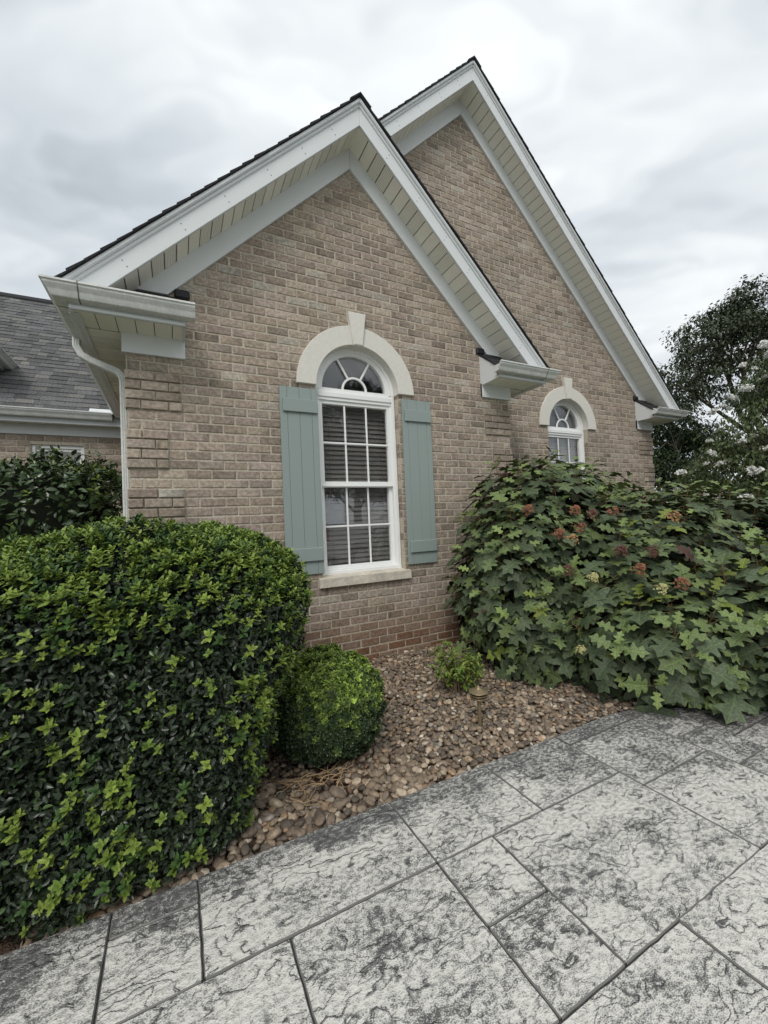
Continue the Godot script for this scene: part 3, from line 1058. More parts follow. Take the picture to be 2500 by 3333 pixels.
func make_window() -> Node3D:      # the arched window with its stone dressings, about x = 0, wall plane z = 0
	var w := group_node("arched_window", house)
	var stone: StandardMaterial3D = mats["cast stone"]
	var white: StandardMaterial3D = mats["window white"]
	var glass: StandardMaterial3D = mats["glass"]
	var mb := MB.new()
	var ka := atan2(0.62, 0.072)
	mb.extrude(ring(0, SPRING, 0.456, 0.6535, 20, 0.0, ka), -0.12, 0.028, 0.004)
	mb.extrude(ring(0, SPRING, 0.456, 0.6535, 20, PI - ka, PI), -0.12, 0.028, 0.004)
	mb.extrude(ring(0, SPRING, 0.456, 0.60, 6, ka - 0.01, PI - ka + 0.01), -0.12, 0.020)
	put("stone_arch", mb.mesh(), stone, w)
	mb = MB.new()
	mb.extrude(PackedVector2Array([Vector2(-0.052, 3.222), Vector2(0.052, 3.222), Vector2(0.099, 3.563), Vector2(-0.099, 3.563)]), -0.1, 0.055, 0.010)
	put("keystone", mb.mesh(), stone, w)
	mb = MB.new()
	mb.xf = Transform3D(Basis(Vector3.UP, PI / 2), Vector3.ZERO)
	mb.extrude(PackedVector2Array([Vector2(0.10, 0.795), Vector2(0.10, 0.905), Vector2(0.075, 0.895), Vector2(-0.042, 0.880), Vector2(-0.042, 0.795)]), -0.51, 0.51, 0.004)
	put("stone_sill", mb.mesh(), mats["stained stone"], w)
	# outer frame: brick mould, jambs, head rail between the sashes and the fanlight
	var f := MB.new()
	var sp := SPRING + 0.004
	for s in [-1.0, 1.0]:
		f.box(Vector3(minf(s * 0.455, s * 0.420), 0.885, -0.16), Vector3(maxf(s * 0.455, s * 0.420), sp, -0.072), 0.004)
		f.box(Vector3(minf(s * 0.422, s * 0.404), 0.905, -0.17), Vector3(maxf(s * 0.422, s * 0.404), 2.70, -0.088), 0.003)
	f.extrude(ring(0, sp, 0.420, 0.455), -0.16, -0.072, 0.004)
	f.extrude(ring(0, sp, 0.392, 0.422), -0.17, -0.088, 0.004)
	f.box(Vector3(-0.44, 0.896, -0.16), Vector3(0.44, 0.935, -0.078), 0.004)
	f.box(Vector3(-0.420, 2.700, -0.17), Vector3(0.420, 2.752, -0.070), 0.005)
	f.box(Vector3(-0.420, 2.668, -0.17), Vector3(0.420, 2.704, -0.082), 0.004)
	f.box(Vector3(-0.420, 2.748, -0.17), Vector3(0.420, 2.770, -0.080), 0.004)
	put("frame", f.mesh(), white, w)
	# fanlight
	var fs := MB.new()
	var fy := 2.800
	fs.box(Vector3(-0.404, 2.766, -0.15), Vector3(0.404, fy, -0.092), 0.003)
	fs.extrude(ring(0, fy - 0.002, 0.362, 0.396), -0.15, -0.092, 0.004)
	var fan := put("fanlight_sash", fs.mesh(), white, w)
	var mu := MB.new()
	mu.extrude(ring(0, fy, 0.122, 0.146, 16), -0.116, -0.100, 0.004)
	put("muntin", mu.mesh(), white, w)
	for s in [-1.0, 1.0]:
		mu = MB.new()
		var d := Vector2(cos(PI / 3) * s, sin(PI / 3))
		var nn := Vector2(-d.y, d.x) * 0.011
		var c0 := Vector2(0, fy) + d * 0.142
		var c1 := Vector2(0, fy) + d * 0.368
		mu.extrude(PackedVector2Array([c0 + nn, c0 - nn, c1 - nn, c1 + nn]), -0.116, -0.100, 0.004)
		put("muntin", mu.mesh(), white, w)
	for z in [-0.118, -0.134]:
		var g := MB.new()
		g.extrude(arch_points(0, fy - 0.01, 0.372), z - 0.003, z)
		put("pane", g.mesh(), glass, w)
	# two sashes of nine panes... three across, two up
	for up in 2:
		var z0 := -0.120 if up == 1 else -0.152
		var ya := 1.806 if up == 1 else 0.935
		var yb := 2.670 if up == 1 else 1.818
		var gy0 := 1.838 if up == 1 else 0.979
		var gy1 := 2.633 if up == 1 else 1.780
		var sm := MB.new()
		for s in [-1.0, 1.0]:
			sm.box(Vector3(minf(s * 0.410, s * 0.369), ya, z0 - 0.03), Vector3(maxf(s * 0.410, s * 0.369), yb, z0 + 0.022), 0.004)
		sm.box(Vector3(-0.370, ya, z0 - 0.03), Vector3(0.370, gy0, z0 + 0.022), 0.004)
		sm.box(Vector3(-0.370, gy1, z0 - 0.03), Vector3(0.370, yb, z0 + 0.022), 0.004)
		if up == 1: sm.box(Vector3(-0.405, 1.784, z0 - 0.025), Vector3(0.405, 1.8062, z0 + 0.030), 0.004)
		put("sash", sm.mesh(), white, w)
		for k in 2:
			mu = MB.new()
			var x := -0.123 + 0.246 * k
			mu.box(Vector3(x - 0.010, gy0 - 0.003, z0 + 0.001), Vector3(x + 0.010, gy1 + 0.003, z0 + 0.014), 0.004)
			put("muntin", mu.mesh(), white, w)
		mu = MB.new()
		var ym := (gy0 + gy1) * 0.5
		mu.box(Vector3(-0.372, ym - 0.010, z0 + 0.002), Vector3(0.372, ym + 0.010, z0 + 0.0155), 0.004)
		put("muntin", mu.mesh(), white, w)
		for z in [z0 - 0.001, z0 - 0.016]:
			var g := MB.new()
			g.box(Vector3(-0.374, gy0 - 0.004, z - 0.003), Vector3(0.374, gy1 + 0.004, z))
			put("pane", g.mesh(), glass, w)
	# plastered reveals and a dark room behind
	var rm := MB.new()
	rm.box(Vector3(-1.6, -0.2, -3.0), Vector3(1.6, -0.1, -0.268))
	rm.box(Vector3(-1.6, 3.45, -3.0), Vector3(1.6, 3.55, -0.268))
	rm.box(Vector3(-1.7, -0.1, -3.0), Vector3(-1.6, 3.45, -0.268))
	rm.box(Vector3(1.6, -0.1, -3.0), Vector3(1.7, 3.45, -0.268))
	rm.box(Vector3(-1.7, -0.2, -3.1), Vector3(1.7, 3.55, -3.0))
	put("room", rm.mesh(), mats["room"], w)
	return w

func make_shutter(at: Vector3) -> void:
	var sh := group_node("shutter", house, at)
	var m: StandardMaterial3D = mats["sage paint"]
	for k in 4:
		var mb := MB.new()
		var wdt := [0.070, 0.118, 0.120, 0.062]
		var x := 0.0
		for j in k: x += wdt[j]
		mb.box(Vector3(x + 0.0008, 0.0, 0.004), Vector3(x + wdt[k] - 0.0008, 1.795, 0.022), 0.003)
		put("board", mb.mesh(), m, sh)
	for y in [0.127, 1.552]:
		var mb := MB.new()
		mb.box(Vector3(0.026, y, 0.0215), Vector3(0.362, y + 0.126, 0.044), 0.004)
		put("batten", mb.mesh(), m, sh)

func make_blind(at: Vector3, label: String) -> void:
	var b := group_node("window_blind", self, at)
	tag(b, label, "blind", "")
	var m: StandardMaterial3D = mats["blind"]
	var mb := MB.new()
	mb.box(Vector3(-0.40, 2.62, -0.03), Vector3(0.40, 2.68, 0.03), 0.004)
	put("head_rail", mb.mesh(), m, b)
	mb = MB.new()
	mb.xf = Transform3D(Basis(Vector3.RIGHT, deg_to_rad(68.0)), Vector3.ZERO)
	mb.box(Vector3(-0.365, -0.0016, -0.029), Vector3(0.40, 0.0016, 0.029), 0.001)
	var me := mb.mesh()
	var y := 2.605
	while y > 0.93:
		var o := put("slat", me, m, b)
		o.position = Vector3(0, y, rf(-0.002, 0.002))
		o.rotation.x = rf(-0.03, 0.03)
		o.rotation.z = rf(-0.002, 0.002)
		y -= 0.0495
	for x in [-0.28, 0.31]:
		mb = MB.new()
		mb.box(Vector3(x - 0.001, 0.93, 0.031), Vector3(x + 0.001, 2.64, 0.033))
		put("cord", mb.mesh(), mats["groove"], b)

func make_notice() -> void:
	var w := 264
	var h := 340
	var im := Image.create(w, h, false, Image.FORMAT_RGB8)
	im.fill(Color(0.80, 0.81, 0.81))
	rng.seed = 88
	var line := func(y: int, x0: int, x1: int, hh: int, dark: float) -> void:
		var x := x0
		while x < x1:
			var l := int(rf(5, 22))
			im.fill_rect(Rect2i(x, y, mini(l, x1 - x), hh), Color(dark, dark, dark))
			x += l + 4
	for y in h:                        # round seal
		for x in 60:
			var d := Vector2(x - 34, y - 32).length()
			if d < 15.0 and (d > 12.0 or d < 9.0): im.set_pixel(x, y, Color(0.35, 0.35, 0.37))
	line.call(18, 90, 205, 7, 0.35); line.call(30, 96, 196, 5, 0.45); line.call(40, 100, 190, 4, 0.5); line.call(49, 110, 178, 4, 0.5)
	line.call(70, 24, 240, 9, 0.22)
	for y in [94, 108, 122, 134]: line.call(y, 16, 110 + (y * 7) % 60, 4, 0.5)
	for y in [148, 156, 164, 172]: line.call(y, 68, 236, 4, 0.55)
	for y in [188, 196, 210, 218, 228]: line.call(y, 18, 240 - (y % 5) * 20, 4, 0.55)
	var m := mat("paper", Color(0.62, 0.63, 0.65), 0.8)
	m.albedo_texture = ImageTexture.create_from_image(im)
	var mb := MB.new()
	var c := Vector3(1.3645, 1.403, -0.178)
	var k0 := mb.vert(c, Vector3.BACK, Vector2(0, 1))
	var k1 := mb.vert(c + Vector3(0.210, 0, 0), Vector3.BACK, Vector2(1, 1))
	var k2 := mb.vert(c + Vector3(0.210, 0.272, 0), Vector3.BACK, Vector2(1, 0))
	var k3 := mb.vert(c + Vector3(0, 0.272, 0), Vector3.BACK, Vector2(0, 0))
	mb.face(k0, k1, k2); mb.face(k0, k2, k3)
	tag(put("paper_notice", mb.mesh(), m), "printed paper notice with a round seal taped inside the lower left window pane", "notice")

func make_downspout(path: Array, called := "downspout") -> void:
	var d := group_node(called, house)
	for k in path.size() - 1:
		var mb := MB.new()
		var a: Vector3 = path[k]
		var b: Vector3 = path[k + 1]
		var bs := frame_of(b - a, Vector3.BACK)
		mb.xf = Transform3D(bs, a)
		var l := (b - a).length()
		mb.box(Vector3(-0.027, -0.034, -0.010), Vector3(0.027, 0.034, l + 0.010), 0.006)
		for s in [-0.013, 0.003, 0.018]:
			mb.box(Vector3(s - 0.004, 0.033, 0), Vector3(s + 0.003, 0.037, l), 0.0015)
		put("pipe", mb.mesh(), mats["gutter"], d)

func build_house() -> void:
	rng.seed = 2024
	house = tag(group_node("brick_house"), "tan brick house with two steep white trimmed gables and arched windows", "house")
	mat("white trim", lin(0.70, 0.725, 0.735), 0.45)
	mat("window white", lin(0.84, 0.85, 0.84), 0.4)
	var gt := textured(mat("gutter", lin(0.78, 0.79, 0.77), 0.35), grain("g_dirt", 256, 3, 0.015, 0.08, 0.87, 1.0), 1.6)
	gt.metallic_specular = 0.5
	mat("soffit", lin(0.86, 0.84, 0.75), 0.5)
	mat("groove", lin(0.13, 0.125, 0.105), 0.9)
	mat("nail", lin(0.16, 0.17, 0.18), 0.5)
	mat("flashing", lin(0.02, 0.02, 0.026), 0.5)
	mat("sage paint", lin(0.278, 0.330, 0.316), 0.5)
	mat("blind", lin(0.23, 0.22, 0.21), 0.45)
	mat("room", lin(0.10, 0.10, 0.10), 0.9)
	textured(mat("cast stone", lin(0.74, 0.715, 0.655), 0.8), grain("g_stone2", 256, 33, 0.03, 0.15, 0.95, 1.0), 2.4, 0.03)
	textured(mat("stained stone", lin(0.72, 0.66, 0.56), 0.85), grain("g_stain", 256, 35, 0.012, 0.06, 0.82, 1.0), 1.3, 0.1)
	textured(mat("dark shingle", lin(0.05, 0.05, 0.056), 0.9, true), grain("g_shingle", 512, 61, 0.02, 0.35, 0.55, 1.0), 3.0, 0.3)
	# perforated boards: rows of small dots
	var im := Image.create(64, 64, false, Image.FORMAT_RGB8)
	for y in 64:
		for x in 64:
			var dx := (x % 16) - 7.5
			var dy := (y % 16) - 7.5
			var v := 1.0 if dx * dx + dy * dy > 10.0 else 0.35
			im.set_pixel(x, y, Color(v, v, v))
	textured(mat("vented soffit", lin(0.85, 0.83, 0.74), 0.55), ImageTexture.create_from_image(im), 20.0)
	var g := mat("glass", Color(0.05, 0.06, 0.06, 0.03), 0.01)
	g.transparency = BaseMaterial3D.TRANSPARENCY_ALPHA
	g.metallic_specular = 0.5

	var mortar := textured(mat("mortar", lin(0.70, 0.63, 0.51), 0.95), grain("g_mortar", 512, 71, 0.03, 0.2, 0.7, 1.0), 2.2, 0.6)
	var brick_m := textured(mat("brick", Color(1, 1, 1), 0.9, true), grain("g_brick", 1024, 81, 0.018, 0.11, 0.66, 1.0), 1.35, 0.35)
	var fw := put("front_wall", wall_slab(-0.317, 3.79, WX, 5.30, WX, 0.0), mortar, house)
	var gw := put("gable_wall", wall_slab(-0.36, 7.87, GX, 7.30, 5.639, GZ, -0.3, true), mortar, house)
	# side walls and the wing at the left
	var mb := MB.new()
	mb.box(Vector3(-0.310, -0.3, -3.4), Vector3(-0.05, 3.1, -0.262))
	var lw := put("side_wall", mb.mesh(), mortar, house)
	mb = MB.new()
	mb.box(Vector3(7.60, -0.3, -9.0), Vector3(7.863, 3.1, -0.862))
	mb.box(Vector3(3.53, -0.3, -0.62), Vector3(3.783, 3.4, -0.262))
	put("side_wall", mb.mesh(), mortar, house)
	mb = MB.new()
	mb.box(Vector3(-7.0, -0.3, -3.6), Vector3(-1.73, 3.1, -3.307))
	mb.box(Vector3(-1.13, -0.3, -3.6), Vector3(-0.30, 3.1, -3.307))
	mb.box(Vector3(-1.73, 2.688, -3.6), Vector3(-1.13, 3.1, -3.307))
	mb.box(Vector3(-1.73, -0.3, -3.6), Vector3(-1.13, 1.0, -3.307))
	var ww := put("wing_wall", mb.mesh(), mortar, house)
	gable_courses(fw, Transform3D(), -0.317, 3.79, WX, 5.10, WX, true, true)
	gable_courses(gw, Transform3D(Basis(), Vector3(0, 0, GZ)), -0.36, 7.87, GX, 7.10, 5.639, false, true)
	for k in range(-31, 8):
		var y0 := Y0 + k * BED
		course(lw, Transform3D(Basis(Vector3.UP, -PI / 2), Vector3(-0.317, 0, 0)), -3.3, -0.12, y0, y0 + BED, LEN, 0.1 * (k % 2), [])
		if k > -8 and k < 6: course(ww, Transform3D(Basis(), Vector3(0, 0, -3.3)), -4.5, -0.32, y0, minf(y0 + BED, 2.85), LEN, 0.05 + 0.1 * posmod(k, 2), [[-1.73, -1.13]] if y0 < 2.66 else [])
	bricks.sort_custom(func(a, b): return a[0] > b[0])
	for k in 300:
		var bm := MB.new()
		add_brick(bm, bricks[k])
		put("brick", bm.mesh(), brick_m, bricks[k][1])
	var rest := MB.new()
	for k in range(300, bricks.size()): add_brick(rest, bricks[k])
	put("brickwork", rest.mesh(), brick_m, house).set_meta("kind", "stuff")

	# gables: trim, soffits, roofs
	gable_trim(WX, 5.10, 0.0, -0.317, 3.79, -0.66, 4.15, 0.0)
	gable_trim(GX, 7.10, GZ, -0.36, 7.87, -0.66, 8.23, 2.15)
	var shm: StandardMaterial3D = mats["dark shingle"]
	shingle_slope("roof_shingles", WX, 1.0, 0.0, 2.46, 5.566, GZ + 0.002, 0.355, shm)
	shingle_slope("roof_shingles", WX, -1.0, 0.0, 2.42, 5.566, GZ - 0.2, 0.355, shm)
	shingle_slope("roof_shingles", GX, -1.0, 0.0, 2.07, 7.566, -6.0, GZ + 0.355, shm)
	shingle_slope("roof_shingles", GX, -1.0, 2.07, 4.44, 7.5695, -6.0, GZ - 0.203, shm)
	shingle_slope("roof_shingles", GX, 1.0, 0.0, 4.52, 7.566, -9.0, GZ + 0.355, shm)
	mb = MB.new()
	for q in [[WX, 5.592, 0.36], [GX, 7.592, GZ + 0.36]]:
		mb.extrude(PackedVector2Array([Vector2(q[0] - 0.105, q[1] - 0.112), Vector2(q[0], q[1] - 0.012), Vector2(q[0] + 0.105, q[1] - 0.112), Vector2(q[0] + 0.112, q[1] - 0.100), Vector2(q[0], q[1] + 0.004), Vector2(q[0] - 0.112, q[1] - 0.100)]), -6.0, q[2])
	put("ridge_cap", mb.mesh(), shm, house)
	# decking under the shingles keeps the attic shut
	mb = MB.new()
	mb.extrude(PackedVector2Array([Vector2(GX, 7.55), Vector2(GX - 4.44, 7.55 - SLOPE * 4.44), Vector2(GX - 4.44, 7.52 - SLOPE * 4.44), Vector2(GX, 7.52), Vector2(GX + 4.5, 7.52 - SLOPE * 4.5), Vector2(GX + 4.5, 7.55 - SLOPE * 4.5)]), -9.0, GZ - 0.21)
	put("roof_deck", mb.mesh(), mats["groove"], house)
	eave_return(-0.317, -1.0, 0.0)
	eave_return(3.79, 1.0, 0.0)
	eave_return(7.86, 1.0, GZ)
	side_soffit(-0.34, -0.627, -3.0, 0.0)
	side_soffit(3.815, 4.10, -0.60, 0.0)
	side_soffit(7.885, 8.17, -7.0, GZ)
	gutter("gutter", [Vector3(-0.630, 3.048, -2.995), Vector3(-0.630, 3.048, 0.320), Vector3(0.186, 3.048, 0.320)], house)
	gutter("gutter", [Vector3(3.275, 3.048, 0.320), Vector3(4.103, 3.048, 0.320), Vector3(4.103, 3.048, GZ + 0.005)], house)
	gutter("gutter", [Vector3(7.345, 3.048, GZ + 0.320), Vector3(8.173, 3.048, GZ + 0.320), Vector3(8.173, 3.048, -7.0)], house)
	make_downspout([Vector3(-0.690, 3.05, -0.33), Vector3(-0.690, 2.985, -0.33), Vector3(-0.655, 2.915, -0.325), Vector3(-0.590, 2.875, -0.315), Vector3(-0.395, 2.785, -0.270), Vector3(-0.366, 2.745, -0.262), Vector3(-0.360, 2.68, -0.26), Vector3(-0.360, 0.1, -0.26)])
	make_downspout([Vector3(8.225, 3.05, GZ - 0.35), Vector3(8.225, 2.96, GZ - 0.35), Vector3(8.20, 2.88, GZ - 0.35), Vector3(8.14, 2.82, GZ - 0.35), Vector3(7.935, 2.70, GZ - 0.35), Vector3(7.915, 2.6, GZ - 0.35), Vector3(7.915, 0.1, GZ - 0.35)])
	# windows, shutters
	var win := make_window()
	win.position = Vector3(WX, 0, 0)
	var w2: Node3D = win.duplicate()
	w2.name = numbered("arched_window", house)
	house.add_child(w2, true)
	w2.position = Vector3(5.639, 0, GZ)
	make_shutter(Vector3(0.906, 0.934, 0.0))
	make_shutter(Vector3(2.222, 0.934, 0.0))
	make_blind(Vector3(WX, 0, -0.215), "closed dark slatted blind behind the arched window between the shutters")
	make_blind(Vector3(5.639, 0, GZ - 0.215), "closed dark slatted blind in the far window behind the oakleaf bush")
	make_notice()
	build_wing()

func build_wing() -> void:
	var white: StandardMaterial3D = mats["white trim"]
	var tint := textured(mat("wing shingle", Color(1, 1, 1), 0.92, true), grain("g_shingle", 512, 61, 0.02, 0.35, 0.55, 1.0), 3.0, 0.3)
	var wing := group_node("wing_eave", house)
	var mb := MB.new()
	mb.box(Vector3(-7, 2.818, -3.31), Vector3(-0.34, 2.975, -3.276), 0.003)
	put("frieze_board", mb.mesh(), white, wing)
	mb = MB.new()
	mb.box(Vector3(-7, 2.965, -3.125), Vector3(-0.63, 3.12, -3.101), 0.003)
	mb.box(Vector3(-7, 2.945, -3.135), Vector3(-0.63, 2.970, -3.087), 0.004)
	put("fascia_board", mb.mesh(), white, wing)
	mb = MB.new()
	mb.box(Vector3(-7, 2.980, -3.30), Vector3(-0.35, 2.99, -3.12))
	put("soffit_backing", mb.mesh(), mats["groove"], wing)
	for k in 16:
		var x := -0.38 - k * 0.127
		mb = MB.new()
		mb.box(Vector3(x - 0.121, 2.965, -3.28), Vector3(x, 2.975, -3.12), 0.003)
		put("soffit_panel", mb.mesh(), mats["soffit"], wing)
	gutter("gutter", [Vector3(-7, 3.012, -3.10), Vector3(-0.75, 3.012, -3.10)], wing)
	# roof plane, shingle by shingle: 143 mm courses
	var roof := group_node("wing_roof", house)
	var ang := atan(SLOPE)
	var eave := Vector3(0, 3.105, -3.03)
	var bs := Basis(Vector3.RIGHT, Vector3(0, cos(ang), sin(ang)), Vector3(0, -sin(ang), cos(ang)))       # z runs down the slope, y out of it
	mb = MB.new()
	mb.xf = Transform3D(bs, eave)
	mb.box(Vector3(-7.5, -0.05, -3.96), Vector3(2.4, -0.004, 0.0))
	put("roof_deck", mb.mesh(), mats["groove"], roof)
	rng.seed = 555
	var near := []
	for k in 32:
		var s0 := -0.124 * k
		var x := -4.6 + rf(0, 0.2)
		var valley := -0.55 + 0.088 * k
		while x < valley:
			var l := rf(0.08, 0.24)
			var thick := 0.011 if rng.randf() < 0.5 else 0.006
			var x1 := minf(x + l, valley)
			var c := Color(0.215, 0.215, 0.216) * rf(0.72, 1.28)
			if rng.randf() < 0.14: c = Color(0.31, 0.30, 0.285) * rf(0.85, 1.1)
			near.append([Vector3(x, 3.1 + 0.088 * k, -3.0 - 0.088 * k), x, x1, s0, thick, c])
			x = x1 + 0.002
	var named := 0
	var restm := MB.new()
	restm.xf = Transform3D(bs, eave)
	for q in near:
		var inview: bool = q[1] > -2.35 - 0.045 * (-q[3] / 0.124) and q[1] < -0.72 - 0.03 * (-q[3] / 0.124)
		var b: MB = restm
		var own: bool = inview and named < 300
		if own:
			b = MB.new()
			b.xf = Transform3D(bs, eave)
		b.col = q[5]
		var a0: float = q[3]
		var zt := a0 - 0.13
		b.quad(Vector3(q[1], q[4], a0), Vector3(q[2], q[4], a0), Vector3(q[2], 0.001, zt), Vector3(q[1], 0.001, zt))
		b.quad(Vector3(q[1], -0.004, a0), Vector3(q[2], -0.004, a0), Vector3(q[2], q[4], a0), Vector3(q[1], q[4], a0))
		b.tri(Vector3(q[2], -0.004, a0), Vector3(q[2], 0.001, zt), Vector3(q[2], q[4], a0))
		b.tri(Vector3(q[1], -0.004, a0), Vector3(q[1], q[4], a0), Vector3(q[1], 0.001, zt))
		if own:
			put("shingle", b.mesh(), tint, roof)
			named += 1
	put("shingles", restm.mesh(), tint, roof).set_meta("kind", "stuff")
	mb = MB.new()
	mb.xf = Transform3D(bs, eave)
	mb.box(Vector3(-5, -0.02, -4.02), Vector3(2.0, 0.028, -3.86), 0.01)
	put("ridge_cap", mb.mesh(), mats["dark shingle"], roof)
	mb = MB.new()
	mb.xf = Transform3D(bs, eave)
	mb.box(Vector3(-1.02, 0.012, -0.095), Vector3(-0.70, 0.016, 0.02), 0.001)
	put("valley_flashing", mb.mesh(), white, roof)
	# window in the wing wall
	var w := group_node("wing_window", house, Vector3(-1.43, 0, -3.3))
	mb = MB.new()
	mb.box(Vector3(-0.30, 1.0, -0.14), Vector3(-0.255, 2.687, -0.035), 0.004)
	mb.box(Vector3(0.255, 1.0, -0.14), Vector3(0.30, 2.687, -0.035), 0.004)
	mb.box(Vector3(-0.256, 2.64, -0.14), Vector3(0.256, 2.687, -0.035), 0.004)
	mb.box(Vector3(-0.256, 2.600, -0.14), Vector3(0.256, 2.642, -0.055), 0.004)
	put("frame", mb.mesh(), mats["window white"], w)
	mb = MB.new()
	mb.box(Vector3(-0.256, 1.0, -0.10), Vector3(0.256, 2.602, -0.096))
	put("pane", mb.mesh(), mats["glass"], w)
	mb = MB.new()
	mb.box(Vector3(-0.006, 1.0, -0.094), Vector3(0.006, 2.602, -0.084), 0.003)
	put("muntin", mb.mesh(), mats["window white"], w)
	mb = MB.new()
	mb.box(Vector3(-0.29, 1.0, -0.24), Vector3(0.29, 2.66, -0.22))
	put("blind", mb.mesh(), mats["soffit"], w)
	# eave of the dormer that rises from the wing roof at the very left
	var dm := group_node("dormer", house)
	gutter("gutter", [Vector3(-2.105, 3.835, -2.9), Vector3(-2.105, 3.835, -3.86)], dm)
	mb = MB.new()
	mb.box(Vector3(-2.135, 3.795, -3.95), Vector3(-2.107, 3.95, -2.85), 0.003)
	mb.box(Vector3(-2.42, 3.795, -3.95), Vector3(-2.137, 3.806, -2.85), 0.0)
	put("fascia_board", mb.mesh(), white, dm)
	mb = MB.new()
	mb.box(Vector3(-4.6, 3.0, -6.0), Vector3(-2.40, 3.9, -3.10))
	put("wall", mb.mesh(), mats["mortar"], dm)
	mb = MB.new()
	mb.extrude(PackedVector2Array([Vector2(-2.06, 3.93), Vector2(-2.06, 3.95), Vector2(-3.5, 5.37), Vector2(-4.94, 3.95), Vector2(-4.94, 3.93), Vector2(-3.5, 5.34)]), -6.4, -2.82)
	put("roof_shingles", mb.mesh(), mats["dark shingle"], dm)

# ---------------------------------------------------------------- plants
func leaf(half: Array, fold: float, curl: float, wave := 0.0) -> ArrayMesh:
	# half outline (x, z) from base to tip; the blade runs along +z, its face looks to +y
	var mb := MB.new()
	var spine := []
	for k in half.size():
		var z: float = half[k][1]
		spine.append(Vector3(0, -curl * z * z, z))
	for s in [-1.0, 1.0]:
		var rim := []
		for k in half.size():
			var x: float = half[k][0]
			var z: float = half[k][1]
			rim.append(Vector3(s * x, fold * x - curl * z * z + wave * sin(k * 2.1 + s) * x, z))
		var sp := []
		var ed := []
		for k in half.size():
			var nn := Vector3(-s * fold * 0.8, 1.0, 2.0 * curl * half[k][1] * 0.7)
			sp.append(mb.vert(spine[k], Vector3(-s * fold * 0.3, 1.0, curl * half[k][1])))
			ed.append(mb.vert(rim[k], nn))
		for k in half.size() - 1:
			if s > 0:
				mb.face(sp[k], ed[k + 1], ed[k]) if half[k + 1][0] > 0.001 else mb.face(sp[k], sp[k + 1], ed[k])
				if half[k + 1][0] > 0.001: mb.face(sp[k], sp[k + 1], ed[k + 1])
			else:
				mb.face(sp[k], ed[k], ed[k + 1]) if half[k + 1][0] > 0.001 else mb.face(sp[k], ed[k], sp[k + 1])
				if half[k + 1][0] > 0.001: mb.face(sp[k], ed[k + 1], sp[k + 1])
	return mb.mesh()

func rbox_point(h: Vector3, r: float) -> Array:
	# a random place on a rounded box about the origin: [place, outward normal]
	var ax := h.y * h.z
	var ay := h.x * h.z
	var az := h.x * h.y
	var u := rf(0, ax + ay + az)
	var p := Vector3(rf(-h.x, h.x), rf(-h.y, h.y), rf(-h.z, h.z))
	if u < ax: p.x = h.x if rng.randf() < 0.5 else -h.x
	elif u < ax + ay: p.y = h.y if rng.randf() < 0.8 else -h.y
	else: p.z = h.z if rng.randf() < 0.75 else -h.z
	var q := p.clamp(-(h - Vector3.ONE * r), h - Vector3.ONE * r)
	var d := (p - q).normalized()
	return [q + d * r, d]

func blob(lo: Vector3, r: float, h: Vector3, seg := 10, taper := 0.0) -> ArrayMesh:      # rounded box as a smooth solid
	var mb := MB.new()
	var ids := []
	for a in seg + 1:
		var row := []
		for b in seg * 2:
			var th := PI * a / seg
			var ph := TAU * b / (seg * 2)
			var d := Vector3(sin(th) * cos(ph), cos(th), sin(th) * sin(ph))
			var big := d * 10.0
			var q := big.clamp(-(h - Vector3.ONE * r), h - Vector3.ONE * r)
			var w := lo + q + d * r
			if d.y < 0.0 and taper > 0.0: w = lo + Vector3(q.x + d.x * r, clampf(10.0 * d.y, -h.y, 0.0), q.z + d.z * r)
			w.x -= taper * smooth(1.15, 0.05, w.y) * smooth(0.1, 1.0, w.x / h.x)
			row.append(mb.vert(w, d))
		ids.append(row)
	for a in seg:
		for b in seg * 2:
			var b2 := (b + 1) % (seg * 2)
			mb.face(ids[a][b], ids[a][b2], ids[a + 1][b]); mb.face(ids[a][b2], ids[a + 1][b2], ids[a + 1][b])
	return mb.mesh()

func leaf_mat(called: String, rough: float, back := 0.25, spec := 0.4) -> StandardMaterial3D:
	var m := mat(called, Color(1, 1, 1), rough, true)
	m.metallic_specular = spec
	if back > 0.0:
		m.backlight_enabled = true
		m.backlight = Color(back, back, back * 0.5)
	return m

func sprig(leaf_half: Array, n: int, size: float, spread: float, sd: int) -> ArrayMesh:
	# a shoot tip: leaves set round a short upright stem (+y)
	var keep := rng.state
	rng.seed = sd
	var st := SurfaceTool.new()
	st.begin(Mesh.PRIMITIVE_TRIANGLES)
	var lm := leaf(leaf_half, 0.35, 0.18)
	for k in n:
		var a := k * 2.4 + rf(-0.3, 0.3)
		var t := float(k) / n
		var el := lerpf(0.15, 1.25, t) + rf(-0.15, 0.15)
		var d := Vector3(cos(a) * cos(el), sin(el), sin(a) * cos(el))
		var b := frame_of(d, Vector3.UP - d * 0.3)
		var s := size * lerpf(1.0, 0.6, t) * rf(0.85, 1.15)
		st.append_from(lm, 0, Transform3D(b.scaled_local(Vector3(s * spread, s, s)), Vector3(0, t * size * 0.9, 0)))
	rng.state = keep
	return st.commit()

const HOLLY := [[0.03, 0.0], [0.15, 0.10], [0.21, 0.24], [0.29, 0.31], [0.19, 0.42], [0.26, 0.58], [0.15, 0.68], [0.16, 0.80], [0.05, 0.90], [0.0, 1.0]]
const OVAL := [[0.02, 0.0], [0.13, 0.14], [0.22, 0.36], [0.22, 0.56], [0.14, 0.78], [0.05, 0.92], [0.0, 1.0]]

